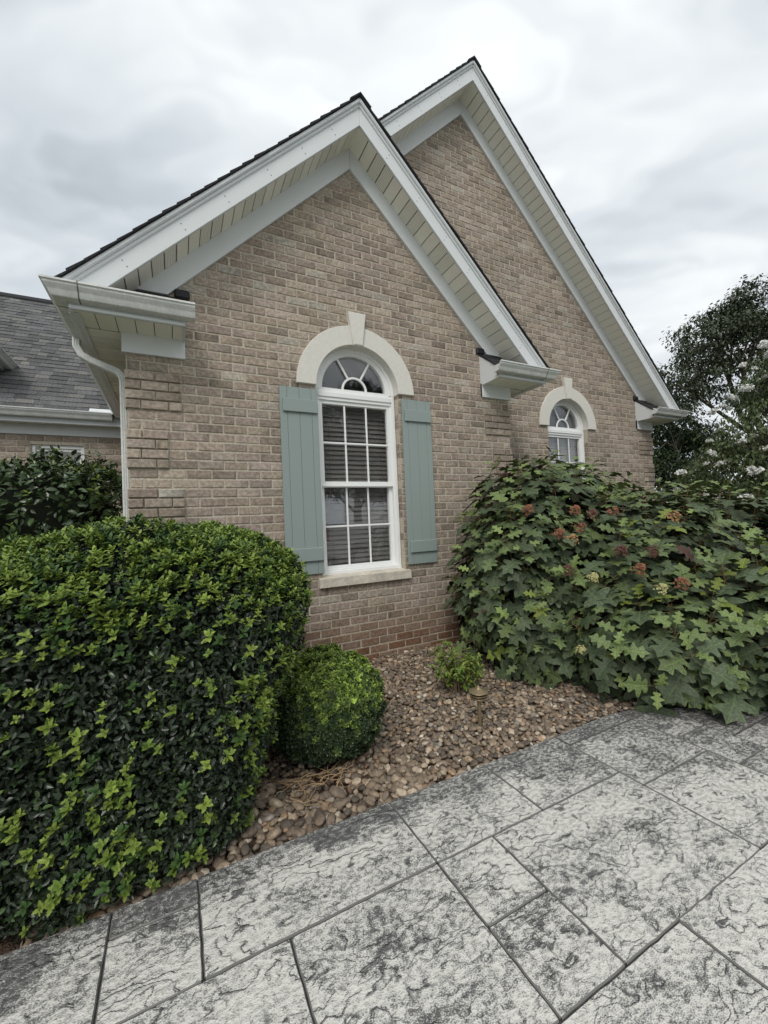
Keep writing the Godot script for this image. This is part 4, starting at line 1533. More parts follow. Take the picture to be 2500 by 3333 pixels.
func holly_hedge() -> void:
	rng.seed = 1201
	var c := Vector3(-1.09, 0.665, 1.19)
	var h := Vector3(1.76, 0.685, 0.81)
	var r := 0.48
	var root := tag(group_node("holly_hedge", self, Vector3(-1.08, 0, 1.15)), "big clipped dark green holly hedge with light new shoots at the left", "hedge")
	put("shade_core", blob(Vector3(0, c.y, 0), r - 0.08, h - Vector3(0.16, 0.10, 0.12), 16, 0.34), mat("hedge inside", lin(0.012, 0.016, 0.009), 1.0), root)  # solid coloured near black, in place of the shade between the leaves
	var bump := noise(61, 1.6, 3)
	var patch := noise(62, 1.5, 2)
	var old := leaf_mat("holly leaf", 0.33, 0.06, 0.5)
	var new_m := leaf_mat("holly shoot", 0.45, 0.30, 0.4)
	var lm := [leaf(HOLLY, 0.45, 0.25), leaf(HOLLY, 0.75, 0.05), leaf(OVAL, 0.5, 0.2)]
	var xs := [[], [], []]
	var cs := [PackedColorArray(), PackedColorArray(), PackedColorArray()]
	var sx := [[], [], []]
	var sc := [PackedColorArray(), PackedColorArray(), PackedColorArray()]
	var eye := Vector3(0, 1.4, 3.84) - Vector3(c.x, 0, c.z)
	for k in 150000:
		var q := rbox_point(h, r)
		var n: Vector3 = q[1]
		var p: Vector3 = q[0]
			# the sides go straight down to the ground
		if n.y < 0.0:
			var hd := Vector2(n.x, n.z)
			if hd.length() < 0.05: continue
			var qq := p - n * r
			hd = hd.normalized()
			p = Vector3(qq.x + hd.x * r, rf(-h.y, -h.y + r), qq.z + hd.y * r)
			n = Vector3(hd.x, 0, hd.y)
		# and the foot draws in a little
		var foot := smooth(-0.2, -0.70, p.y)
		p -= Vector3(n.x, 0, n.z) * foot * 0.03
		p.x -= 0.30 * smooth(1.15, 0.05, p.y + c.y) * smooth(0.1, 1.0, p.x / h.x)        # clipped narrower at the foot of this end
		p += n * (bump.get_noise_3dv(p + c) * 0.075)
		var w := p + Vector3(0, c.y, 0)
		if w.y < 0.012: continue
		w.y += (0.055 - 0.12 * clampf((w.x + c.x + 0.1) * (w.x + c.x + 0.1) / 0.9, 0.0, 1.3)) * smooth(0.5, 1.3, w.y)        # the crown is a low mound
		var face := n.dot((eye - w).normalized())
		if face < -0.25 and rng.randf() < 0.8: continue
		if n.z < -0.6 and rng.randf() < 0.6: continue
		var depth := pow(rng.randf(), 1.6) * 0.11
		var s := rf(0.019, 0.036)
		var d := (rdir() + n * 0.25 + Vector3.UP * 0.35).normalized()
		var nn := (n * 0.9 + rdir() * 0.8 + Vector3.UP * 0.35).normalized()
		var b := frame_of(d, nn)
		var v := rng.randi() % 3
		xs[v].append(Transform3D(b.scaled_local(Vector3(s, s, s)), w - n * depth))
		var g := rf(0.7, 1.35)
		var col := Color(0.026, 0.040, 0.021) * g
		if depth < 0.03 and rng.randf() < 0.10: col = Color(0.055, 0.095, 0.028) * g
		cs[v].append(col)
		# light shoots: thick on the crown, in drifts lower down
		if depth < 0.05:
			var u := patch.get_noise_3dv(w * 1.1) * 1.3
			var want := 0.028 + 0.24 * smooth(0.0, 0.8, n.y) + 0.10 * smooth(0.0, 0.45, u) + 0.05 * smooth(0.5, 0.05, w.y) * smooth(0.4, -0.4, w.x)
			if rng.randf() < want * 0.9:
				var up := (Vector3.UP * 0.9 + n * 0.55 + rdir() * 0.3).normalized()
				var t := rf(0.5, 1.3)
				var y := frame_of(n + rdir() * 0.4, up)
				var z2 := y.z
				var bb := Basis(up.cross(z2).normalized() * -1.0, up, z2)
				bb = Basis(bb.x, up, bb.x.cross(up).normalized())
				var vv := rng.randi() % 3
				sx[vv].append(Transform3D(bb.scaled_local(Vector3.ONE * t), w + n * rf(-0.015, 0.02)))
				var lt := rng.randf()
				var young := Color(0.13, 0.20, 0.036).lerp(Color(0.25, 0.335, 0.065), lt) * rf(0.8, 1.15)
				if rng.randf() < 0.25: young = Color(0.055, 0.105, 0.030) * rf(0.9, 1.3)
				sc[vv].append(young)
	# a few long whips stand above the clipped top
	for k in 70:
		var p := Vector3(rf(-1.7, 1.5), h.y + 0.02, rf(-0.75, 0.5))
		p.y += c.y - 0.01
		if p.x > 1.35: p.y -= 0.06
		for j in 3:
			var bb2 := Basis(Vector3.UP, rf(0, TAU)) * Basis(Vector3.RIGHT, rf(-0.25, 0.25))
			sx[j].append(Transform3D(bb2.scaled_local(Vector3.ONE * rf(0.6, 0.95)), p + Vector3(rf(-0.01, 0.01), j * 0.028 - 0.01, rf(-0.01, 0.01))))
			sc[j].append(Color(0.14, 0.22, 0.04) * rf(0.8, 1.2))
	for v in 3: many("old_leaves", lm[v], old, xs[v], cs[v], root)
	for v in 3: many("new_shoots", sprig(HOLLY if v < 2 else OVAL, 6 + v, 0.031, 1.1, 900 + v), new_m, sx[v], sc[v], root)

func boxwood() -> void:
	rng.seed = 77
	var c := Vector3(0.82, 0.27, 1.30)
	var rad := Vector3(0.355, 0.315, 0.355)
	var root := tag(group_node("boxwood_shrub", self, Vector3(c.x, 0, c.z)), "small clipped round boxwood shrub beside the big holly hedge", "shrub")
	var mb := MB.new()
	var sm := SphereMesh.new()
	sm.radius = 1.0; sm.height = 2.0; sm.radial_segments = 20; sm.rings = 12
	var core := put("shade_core", sm, mats["hedge inside"], root)  # dark ball painted as the shade within the shrub, not real wood
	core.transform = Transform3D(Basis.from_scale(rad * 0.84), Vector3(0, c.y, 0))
	var m := leaf_mat("boxwood leaf", 0.4, 0.2, 0.45)
	var half := [[0.05, 0.0], [0.27, 0.25], [0.30, 0.6], [0.15, 0.9], [0.0, 1.0]]
	var sp := [sprig(half, 6, 0.0165, 1.1, 31), sprig(half, 6, 0.0145, 1.2, 32)]
	var bump := noise(63, 3.5, 2)
	var patch := noise(64, 5.0, 2)
	var xs := [[], []]
	var cs := [PackedColorArray(), PackedColorArray()]
	for k in 24000:
		var d := rdir()
		if d.y < -0.75: continue
		var depth := pow(rng.randf(), 1.7) * 0.16
		var p := d * rad * (1.0 + bump.get_noise_3dv(d * 0.9) * 0.14 - depth)
		p.y = maxf(p.y, -c.y + 0.045)
		var up := (d * 0.9 + Vector3.UP * 0.4 + rdir() * 0.45).normalized()
		var b := frame_of(up, rdir())
		b = Basis(b.x, b.z, -b.y)
		var v := rng.randi() % 2
		var s := rf(0.8, 1.35)
		xs[v].append(Transform3D(b.scaled_local(Vector3.ONE * s), p + Vector3(0, c.y, 0)))
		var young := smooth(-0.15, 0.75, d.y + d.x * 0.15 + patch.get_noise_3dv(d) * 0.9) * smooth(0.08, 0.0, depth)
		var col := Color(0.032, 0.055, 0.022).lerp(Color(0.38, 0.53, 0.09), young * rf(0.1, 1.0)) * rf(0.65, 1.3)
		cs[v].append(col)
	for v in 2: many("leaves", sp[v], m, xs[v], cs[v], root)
	mb = MB.new()
	for k in 5: mb.tube([Vector3(rf(-0.05, 0.05), -0.04, rf(-0.05, 0.05)), Vector3(rf(-0.12, 0.12), 0.10, rf(-0.12, 0.12)), Vector3(rf(-0.2, 0.2), 0.22, rf(-0.2, 0.2))], [0.012, 0.010, 0.007], 6)
	put("stem", mb.mesh(), mat("bark", lin(0.12, 0.09, 0.07), 0.95), root)

func glossy_bush() -> void:
	rng.seed = 91
	var c := Vector3(-1.62, 1.06, -1.45)
	var h := Vector3(1.18, 1.12, 0.80)
	var root := tag(group_node("glossy_bush", self, Vector3(c.x, 0, c.z)), "tall glossy broadleaf bush behind the hedge, left of the house corner", "bush")
	put("shade_core", blob(Vector3(0, c.y, 0), 0.36, h - Vector3.ONE * 0.16, 10), mats["hedge inside"], root)  # added dark mass: its colour stands for deep shade behind the leaves
	var m := leaf_mat("glossy leaf", 0.24, 0.10, 0.5)
	var ml := leaf_mat("glossy shoot", 0.35, 0.3, 0.4)
	var lm := [leaf(OVAL, 0.3, 0.25), leaf(OVAL, 0.5, 0.1)]
	var bump := noise(65, 1.5, 2)
	var xs := [[], []]
	var cs := [PackedColorArray(), PackedColorArray()]
	var sx := []
	var sc := PackedColorArray()
	for k in 11000:
		var q := rbox_point(h, 0.45)
		var n: Vector3 = q[1]
		if n.z < -0.5: continue
		var p: Vector3 = q[0] + n * bump.get_noise_3dv(q[0] + c) * 0.20
		var depth := pow(rng.randf(), 1.5) * 0.22
		var d := (rdir() * 0.9 + n * 0.5 + Vector3.UP * 0.1).normalized()
		var b := frame_of(d, (n * 0.7 + Vector3.UP * 0.7 + rdir() * 0.6).normalized())
		var s := rf(0.055, 0.095)
		var v := rng.randi() % 2
		xs[v].append(Transform3D(b.scaled_local(Vector3.ONE * s), p + Vector3(0, c.y, 0) - n * depth))
		cs[v].append(Color(0.050, 0.082, 0.030) * rf(0.7, 1.4))
		if depth < 0.03 and rng.randf() < 0.10:
			var up := (Vector3.UP + n * 0.5 + rdir() * 0.3).normalized()
			var bb := frame_of(up, rdir())
			sx.append(Transform3D(Basis(bb.x, bb.z, -bb.y).scaled_local(Vector3.ONE * rf(0.7, 1.2)), p + Vector3(0, c.y, 0)))
			sc.append(Color(0.15, 0.21, 0.035) * rf(0.7, 1.2))
	for v in 2: many("leaves", lm[v], m, xs[v], cs[v], root)
	many("new_shoots", sprig(OVAL, 5, 0.062, 0.9, 44), ml, sx, sc, root)

func oak_leaf_texture() -> ImageTexture:
	var s := 192
	var im := Image.create(s, s, false, Image.FORMAT_RGB8)
	var lobes := [[0.06, 0.30, 0.10], [0.16, 0.47, 0.42], [0.42, 0.32, 0.78]]      # where a side vein leaves the midrib, and the lobe it runs to (x, z)
	var nz := noise(5, 0.05, 3)
	for y in s:
		for x in s:
			var p := Vector2(absf(x - s * 0.5 + 0.5) / s, (y + 0.5) / s)
			var v := 1.0 - smooth(0.004, 0.016, p.x)
			for l in lobes:
				var a := Vector2(0, l[0])
				var b := Vector2(l[1], l[2])
				var t := clampf((p - a).dot(b - a) / (b - a).length_squared(), 0.0, 1.0)
				v = maxf(v, 0.8 * (1.0 - smooth(0.003, 0.013, p.distance_to(a.lerp(b, t)))))
			var f := fposmod(p.y * 14.0 - p.x * 9.0, 1.0)
			v = maxf(v, 0.22 * (1.0 - smooth(0.0, 0.12, minf(f, 1.0 - f))))
			var k := 0.78 + 0.20 * nz.get_noise_2d(x, y)
			var c := Color(k, k, k).lerp(Color(1.0, 1.0, 0.82), v * 0.75)
			im.set_pixel(x, y, c)
	return ImageTexture.create_from_image(im)

func oak_leaf(sd: int, slim: float) -> ArrayMesh:
	var keep := rng.state
	rng.seed = sd
	var half := [[0.0, 0.0], [0.13, 0.01], [0.24, 0.03], [0.31, 0.09], [0.25, 0.16], [0.19, 0.22], [0.15, 0.27], [0.24, 0.31], [0.36, 0.34], [0.44, 0.37], [0.48, 0.44], [0.39, 0.50], [0.28, 0.52], [0.15, 0.57], [0.21, 0.63], [0.29, 0.70], [0.33, 0.78], [0.24, 0.82], [0.14, 0.83], [0.09, 0.90], [0.0, 1.0]]
	var fold := rf(0.18, 0.34)
	var curl := rf(0.18, 0.36)
	var mb := MB.new()
	for s in [-1.0, 1.0]:
		var poly := PackedVector2Array()
		for k in half.size():
			var jit := Vector2(rf(-0.018, 0.018), rf(-0.015, 0.015)) if k > 0 and k < half.size() - 1 else Vector2.ZERO
			poly.append(Vector2(half[k][0] * slim, half[k][1]) + jit)
		for z in [0.85, 0.70, 0.56, 0.42, 0.28, 0.14]: poly.append(Vector2(0, z))
		var id := Geometry2D.triangulate_polygon(poly)
		var vs := []
		var ph := rf(0, 6)
		for p in poly:
			var y := fold * p.x - curl * p.y * p.y + 0.05 * sin(p.y * 11.0 + ph) * p.x * 2.0 - 0.55 * p.x * p.x
			var nn := Vector3(-s * (fold - 1.1 * p.x), 1.0, 2.0 * curl * p.y).normalized()
			vs.append(mb.vert(Vector3(s * p.x, y, p.y), nn, Vector2(0.5 + s * p.x, p.y)))
		for k in range(0, id.size(), 3):
			var a := poly[id[k]]
			var b := poly[id[k + 1]]
			var d := poly[id[k + 2]]
			var ccw := ((b - a).cross(d - a)) > 0.0
			if ccw == (s > 0): mb.face(vs[id[k]], vs[id[k + 2]], vs[id[k + 1]])
			else: mb.face(vs[id[k]], vs[id[k + 1]], vs[id[k + 2]])
	rng.state = keep
	return mb.mesh()

const HYDRANGEA := [[3.20, 0.72, 0.78, 0.74, 0.88, 0.70], [3.60, 0.95, 0.64, 0.96, 1.05, 0.76], [4.15, 0.62, 1.36, 1.12, 0.90, 0.82], [5.25, 0.70, 1.35, 1.20, 0.90, 1.0], [4.6, 0.92, 0.35, 0.95, 1.08, 0.70], [3.12, 0.30, 1.12, 0.50, 0.46, 0.48], [3.58, 0.36, 1.80, 0.76, 0.50, 0.60], [6.3, 0.6, 1.3, 1.2, 0.85, 1.2], [4.32, 1.72, 0.10, 0.20, 0.42, 0.18], [4.45, 0.42, 2.32, 1.05, 0.60, 0.85], [3.62, 0.24, 2.16, 0.50, 0.34, 0.40]]

func inside_hydrangea(p: Vector3, k: float) -> bool:
	for e in HYDRANGEA:
		var d := (p - Vector3(e[0], e[1], e[2])) / Vector3(e[3], e[4], e[5])
		if d.length() < k: return true
	return false

func hydrangea() -> void:
	rng.seed = 3131
	var root := tag(group_node("oakleaf_hydrangea", self), "large oakleaf hydrangea bush with lobed leaves and brown flower heads beside the walkway", "bush")
	var tex := oak_leaf_texture()
	var m := leaf_mat("hydrangea leaf", 0.55, 0.22, 0.35)
	m.albedo_texture = tex
	var shapes := []
	for k in 5: shapes.append(oak_leaf(700 + k, [1.0, 1.1, 0.9, 1.0, 0.75][k]))
	var eye := Vector3(0, 1.4, 3.84)
	var leaves := []          # [nearness, transform, shape, colour]
	var stems := []
	var tips := []
	var tries := 0
	var deep := 0
	while tips.size() < 620 and tries < 120000:
		tries += 1
		var e: Array = HYDRANGEA[rng.randi() % HYDRANGEA.size()]
		var c := Vector3(e[0], e[1], e[2])
		var rad := Vector3(e[3], e[4], e[5])
		var d := rdir()
		var inner := deep < 220 and tips.size() > 380
		var p := c + d * rad * ((0.80 if inner else 1.0) + (rf(-0.12, 0.06) if rng.randf() < 0.82 else rf(0.06, 0.20)))
		var n := (d / rad).normalized()
		if p.y < 0.10: continue
		if p.x < 3.85 and p.z < 0.10: continue
		if p.z < GZ + 0.12: continue
		if inside_hydrangea(p, 0.70 if inner else 0.90): continue
		if n.dot((eye - p).normalized()) < (-0.1 if inner else -0.45): continue
		var ok := true
		for t in tips:
			if t.distance_squared_to(p) < (0.012 if inner else 0.0185): ok = false; break
		if not ok: continue
		tips.append(p)
		if inner: deep += 1
		var low := smooth(0.9, 0.1, p.y)
		var axis := (n * lerpf(0.75, 1.0, low) + Vector3.UP * lerpf(0.9, 0.55, low) + rdir() * 0.25).normalized()
		var young := rng.randf()
		var nodes := 4 + rng.randi() % 2
		var big := rf(0.85, 1.2)
		var a0 := rf(0, TAU)
		var side := axis.cross(Vector3.UP if absf(axis.y) < 0.9 else Vector3.RIGHT).normalized()
		var fore := axis.cross(side)
		for j in nodes:
			for q in 2:
				if j > 2 and rng.randf() < 0.2: continue
				var a := a0 + j * PI / 2 + q * PI + rf(-0.35, 0.35)
				var radial := side * cos(a) + fore * sin(a)
				var el := lerpf(0.75, -0.15, float(j) / 4.0) + rf(-0.2, 0.2)
				var dir := (radial * cos(el) + axis * sin(el) + Vector3.DOWN * lerpf(0.05, 0.40, float(j) / 4.0)).normalized()
				var s := lerpf(0.105, 0.215, clampf(j / 3.0, 0.0, 1.0)) * big * rf(0.85, 1.15)
				var pet := s * 0.35
				var at := p - axis * (j * 0.042 + 0.0) + dir * pet
				if at.x < 3.84 and at.z < 0.05: continue
				if at.y < 0.02: continue
				var nn := (axis * 0.8 + n * 0.55 + Vector3.UP * 0.25 + rdir() * 0.2).normalized()
				var b := frame_of(dir, nn)
				var col: Color
				var fresh := smooth(2.2, 0.0, float(j)) * (0.35 + 0.65 * young)
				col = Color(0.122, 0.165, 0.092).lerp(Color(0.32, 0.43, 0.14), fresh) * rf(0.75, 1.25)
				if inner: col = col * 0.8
				if rng.randf() < 0.008: col = Color(0.12, 0.06, 0.05)
				if young > 0.93 and j < 2: col = Color(0.27, 0.34, 0.07) * rf(0.9, 1.1)
				var v := 4 if j == 0 else rng.randi() % 4
				var dist := eye.distance_to(at)
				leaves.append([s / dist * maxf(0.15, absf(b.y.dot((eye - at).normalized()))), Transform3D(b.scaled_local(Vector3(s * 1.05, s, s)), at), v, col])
				stems.append([p - axis * (j * 0.042), at, 0.0022, Color(0.16, 0.14, 0.06)])
		stems.append([p - axis * 0.02, p - axis * 0.24 - n * 0.10, 0.0042, Color(0.17, 0.085, 0.045)])
	leaves.sort_custom(func(a, b): return a[0] > b[0])
	var tones := []
	for k in 24:
		var mm: StandardMaterial3D = m.duplicate()
		mm.vertex_color_use_as_albedo = false
		tones.append(mm)
	# the 300 that show largest are leaves of their own, in the nearest of two dozen tones
	var palette := []
	for k in 24: palette.append(leaves[(k * 12) % 300][3])
	for k in 24: tones[k].albedo_color = palette[k].linear_to_srgb()
	for k in mini(300, leaves.size()):
		var best := 0
		var bd := 9.0
		for j in 24:
			var pc: Color = palette[j]
			var lc: Color = leaves[k][3]
			var dd := absf(pc.r - lc.r) + absf(pc.g - lc.g) + absf(pc.b - lc.b)
			if dd < bd: bd = dd; best = j
		var o := put("leaf", shapes[leaves[k][2]], tones[best], root)
		o.transform = leaves[k][1]
	for v in 5:
		var xs := []
		var cs := PackedColorArray()
		for k in range(300, leaves.size()):
			if leaves[k][2] == v:
				xs.append(leaves[k][1]); cs.append(leaves[k][3])
		many("leaves", shapes[v], m, xs, cs, root)
	var cyl := CylinderMesh.new()
	cyl.top_radius = 1.0; cyl.bottom_radius = 1.0; cyl.height = 1.0; cyl.radial_segments = 6; cyl.rings = 1
	var sx := []
	var sc := PackedColorArray()
	for s in stems:
		var a: Vector3 = s[0]
		var b: Vector3 = s[1]
		var f := frame_of(b - a, Vector3.UP)
		sx.append(Transform3D(Basis(f.x * s[2], f.z * (b - a).length(), -f.y * s[2]), (a + b) * 0.5))
		sc.append(s[3])
	many("stems", cyl, leaf_mat("stem", 0.7, 0.0), sx, sc, root)
	# near-black ellipsoids added to stand in for the shade inside the bush
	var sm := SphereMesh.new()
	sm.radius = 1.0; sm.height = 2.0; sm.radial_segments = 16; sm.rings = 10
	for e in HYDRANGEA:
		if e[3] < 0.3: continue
		var o := put("shade_core", sm, mats["hedge inside"], root)
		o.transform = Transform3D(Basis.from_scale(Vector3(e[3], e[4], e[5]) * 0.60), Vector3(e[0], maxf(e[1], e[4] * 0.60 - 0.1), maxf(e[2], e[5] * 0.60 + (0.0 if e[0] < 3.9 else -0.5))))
	flower_heads(root)





const FLOWERS := [[Vector3(2.83, 1.44, 1.13), 0, 0.9], [Vector3(3.21, 1.41, 1.32), 0, 0.9], [Vector3(3.36, 1.37, 1.38), 3, 0.9], [Vector3(3.15, 1.26, 1.40), 0, 0.9], [Vector3(2.93, 1.22, 1.37), 0, 0.9], [Vector3(3.02, 1.16, 1.43), 1, 0.9], [Vector3(2.89, 0.91, 1.46), 3, 0.9], [Vector3(3.03, 0.86, 1.60), 2, 0.75], [Vector3(3.43, 1.38, 1.53), 0, 0.9], [Vector3(3.20, 1.06, 1.73), 3, 0.9], [Vector3(3.35, 1.06, 1.89), 3, 0.9], [Vector3(3.22, 0.93, 1.86), 0, 0.9], [Vector3(3.19, 0.80, 2.03), 2, 0.75], [Vector3(3.36, 0.83, 2.08), 0, 0.9], [Vector3(2.78, 0.33, 1.66), 2, 0.75], [Vector3(3.69, 1.32, 1.88), 1, 0.9]]

func flower_heads(root: Node) -> void:
	# spent panicles: four-petalled florets set in a cone
	var petal := MB.new()
	for k in 4:
		var a := PI / 2 * k
		var u := Vector3(cos(a), 0.25, sin(a))
		var w := Vector3(-sin(a), 0, cos(a))
		petal.quad(Vector3.ZERO, u * 0.6 + w * 0.45, u * 1.05, u * 0.6 - w * 0.45)
	var pm := petal.mesh()
	var spots := FLOWERS
	for q in spots:
		var st := SurfaceTool.new()
		st.begin(Mesh.PRIMITIVE_TRIANGLES)
		for k in 85:
			var t := rng.randf()
			var rr := 0.062 * sqrt(1.0 - t) * sqrt(rng.randf()) + 0.006
			var a := rf(0, TAU)
			var p := Vector3(cos(a) * rr, t * 0.085, sin(a) * rr)
			var up := (p + Vector3(0, 0.02, 0) + rdir() * 0.03).normalized()
			var f := frame_of(up, rdir())
			var s := rf(0.009, 0.014)
			st.append_from(pm, 0, Transform3D(Basis(f.x, f.z, -f.y).scaled_local(Vector3.ONE * s), p))
		var kind: int = q[1]
		var m := mat(["brown floret", "tan floret", "cream floret", "dark floret"][kind], [lin(0.24, 0.105, 0.06), lin(0.36, 0.21, 0.10), lin(0.50, 0.47, 0.22), lin(0.12, 0.05, 0.04)][kind], 0.85)
		var o := put("flower_head", st.commit(), m, root)
		var at: Vector3 = q[0]
		var tilt := Vector3(rf(-0.3, 0.1), 0.55, rf(0.35, 0.7)).normalized()
		var f2 := frame_of(tilt, Vector3.RIGHT)
		o.transform = Transform3D(Basis(f2.x, f2.z, -f2.y).scaled_local(Vector3.ONE * q[2]), at)

func small_shrub() -> void:
	rng.seed = 515
	var root := tag(group_node("small_shrub", self, Vector3(2.02, 0, 1.08)), "small thin leafy shrub growing in the pebbles behind the path light", "shrub")
	var m := leaf_mat("shrub leaf", 0.5, 0.35, 0.35)
	var bark: StandardMaterial3D = mat("twig", lin(0.22, 0.16, 0.11), 0.9)
	var lm := leaf(OVAL, 0.3, 0.35)
	var xs := []
	var cs := PackedColorArray()
	for k in 44:
		var a := rf(0, TAU)
		var sp := rf(0.04, 0.26)
		var hgt := rf(0.16, 0.36) * (1.0 - sp * 0.6)
		if k < 2: hgt = 0.44; sp = 0.14; a = PI * 0.85 + 0.3 * k
		var b0 := Vector3(cos(a) * 0.05, -0.02, sin(a) * 0.05)
		var b2 := Vector3(cos(a) * sp, hgt, sin(a) * sp)
		var b1 := b0.lerp(b2, 0.5) + Vector3(rf(-0.03, 0.03), 0.03, rf(-0.03, 0.03))
		var mb := MB.new()
		mb.tube([b0, b1, b2], [0.0045, 0.0035, 0.002], 5)
		put("stem", mb.mesh(), bark, root)
		for j in 22:
			var t := 1.0 - pow(rng.randf(), 1.5) * 0.75
			var p := b0.lerp(b1, t * 2.0) if t < 0.5 else b1.lerp(b2, t * 2.0 - 1.0)
			var aa := rf(0, TAU)
			var d := Vector3(cos(aa), rf(-0.3, 0.7), sin(aa)).normalized()
			var s := rf(0.035, 0.062)
			xs.append(Transform3D(frame_of(d, Vector3.UP).scaled_local(Vector3(s * 0.9, s, s)), p))
			cs.append((Color(0.14, 0.22, 0.045) if rng.randf() < 0.7 else Color(0.25, 0.31, 0.07)) * rf(0.7, 1.2))
	many("leaves", lm, m, xs, cs, root)

func path_light() -> void:
	var root := tag(group_node("path_light", self, Vector3(1.80, 0, 1.60)), "bronze tiered path light standing in the river pebbles", "path light")
	var bronze := textured(mat("bronze", lin(0.33, 0.26, 0.16), 0.42), grain("g_dirt", 256, 3, 0.015, 0.08, 0.87, 1.0), 9.0)
	bronze.metallic = 0.55
	var mb := MB.new()
	mb.lathe(PackedVector2Array([Vector2(0.0125, -0.08), Vector2(0.0125, 0.160), Vector2(0.016, 0.163), Vector2(0.016, 0.168)]), 16)
	put("stem", mb.mesh(), bronze, root)
	mb = MB.new()
	mb.lathe(PackedVector2Array([Vector2(0.014, 0.165), Vector2(0.022, 0.167), Vector2(0.042, 0.180), Vector2(0.045, 0.186), Vector2(0.0, 0.187)]), 24)
	put("cup", mb.mesh(), bronze, root)
	for y in [0.184, 0.202]:
		mb = MB.new()
		mb.lathe(PackedVector2Array([Vector2(0.030, y + 0.004), Vector2(0.055, y), Vector2(0.058, y + 0.002), Vector2(0.057, y + 0.004), Vector2(0.030, y + 0.009), Vector2(0.030, y + 0.004)]), 24)
		put("louvre", mb.mesh(), bronze, root)
	mb = MB.new()
	mb.lathe(PackedVector2Array([Vector2(0.026, 0.186), Vector2(0.026, 0.225)]), 16)
	put("lens", mb.mesh(), mat("lamp lens", lin(0.05, 0.048, 0.04), 0.2), root)
	mb = MB.new()
	mb.lathe(PackedVector2Array([Vector2(0.0, 0.226), Vector2(0.060, 0.223), Vector2(0.066, 0.225), Vector2(0.064, 0.229), Vector2(0.040, 0.238), Vector2(0.022, 0.246), Vector2(0.018, 0.252), Vector2(0.010, 0.258), Vector2(0.0, 0.268)]), 28)
	put("cap", mb.mesh(), bronze, root)

func dead_roots() -> void:
	rng.seed = 66
	var root := tag(group_node("dry_roots", self, Vector3(0.66, 0.0, 1.68)), "tangle of dry tan roots lying on the pebbles below the boxwood", "roots")
	var m := mat("dry root", lin(0.36, 0.25, 0.145), 0.9)
	for k in 26:
		var mb := MB.new()
		var p := Vector3(rf(-0.18, 0.16), rf(0.006, 0.03), rf(-0.12, 0.10))
		var a := rf(0, TAU)
		var path := []
		var rad := []
		var r := rf(0.0018, 0.0042)
		for j in 9:
			path.append(p)
			rad.append(r * (1.0 - j * 0.08))
			a += rf(-0.7, 0.7)
			p += Vector3(cos(a) * 0.026, rf(-0.010, 0.010), sin(a) * 0.026)
			p.y = clampf(p.y, 0.004, 0.05)
		mb.tube(path, rad, 5)
		put("root", mb.mesh(), m, root)

# ---------------------------------------------------------------- trees
func cluster(n: int, size: float, spread: float, flat: float, sd: int, half: Array) -> ArrayMesh:
	var keep := rng.state
	rng.seed = sd
	var lm := leaf(half, 0.25, 0.25)
	var st := SurfaceTool.new()
	st.begin(Mesh.PRIMITIVE_TRIANGLES)
	for k in n:
		var p := rdir() * pow(rng.randf(), 0.5) * spread
		p.y *= flat
		var d := (Vector3(p.x, p.y - 0.15, p.z) + rdir() * 0.5 * spread).normalized()
		var s := size * rf(0.7, 1.2)
		st.append_from(lm, 0, Transform3D(frame_of(d, (Vector3.UP + rdir() * 0.7).normalized()).scaled_local(Vector3.ONE * s), p))
	rng.state = keep
	return st.commit()

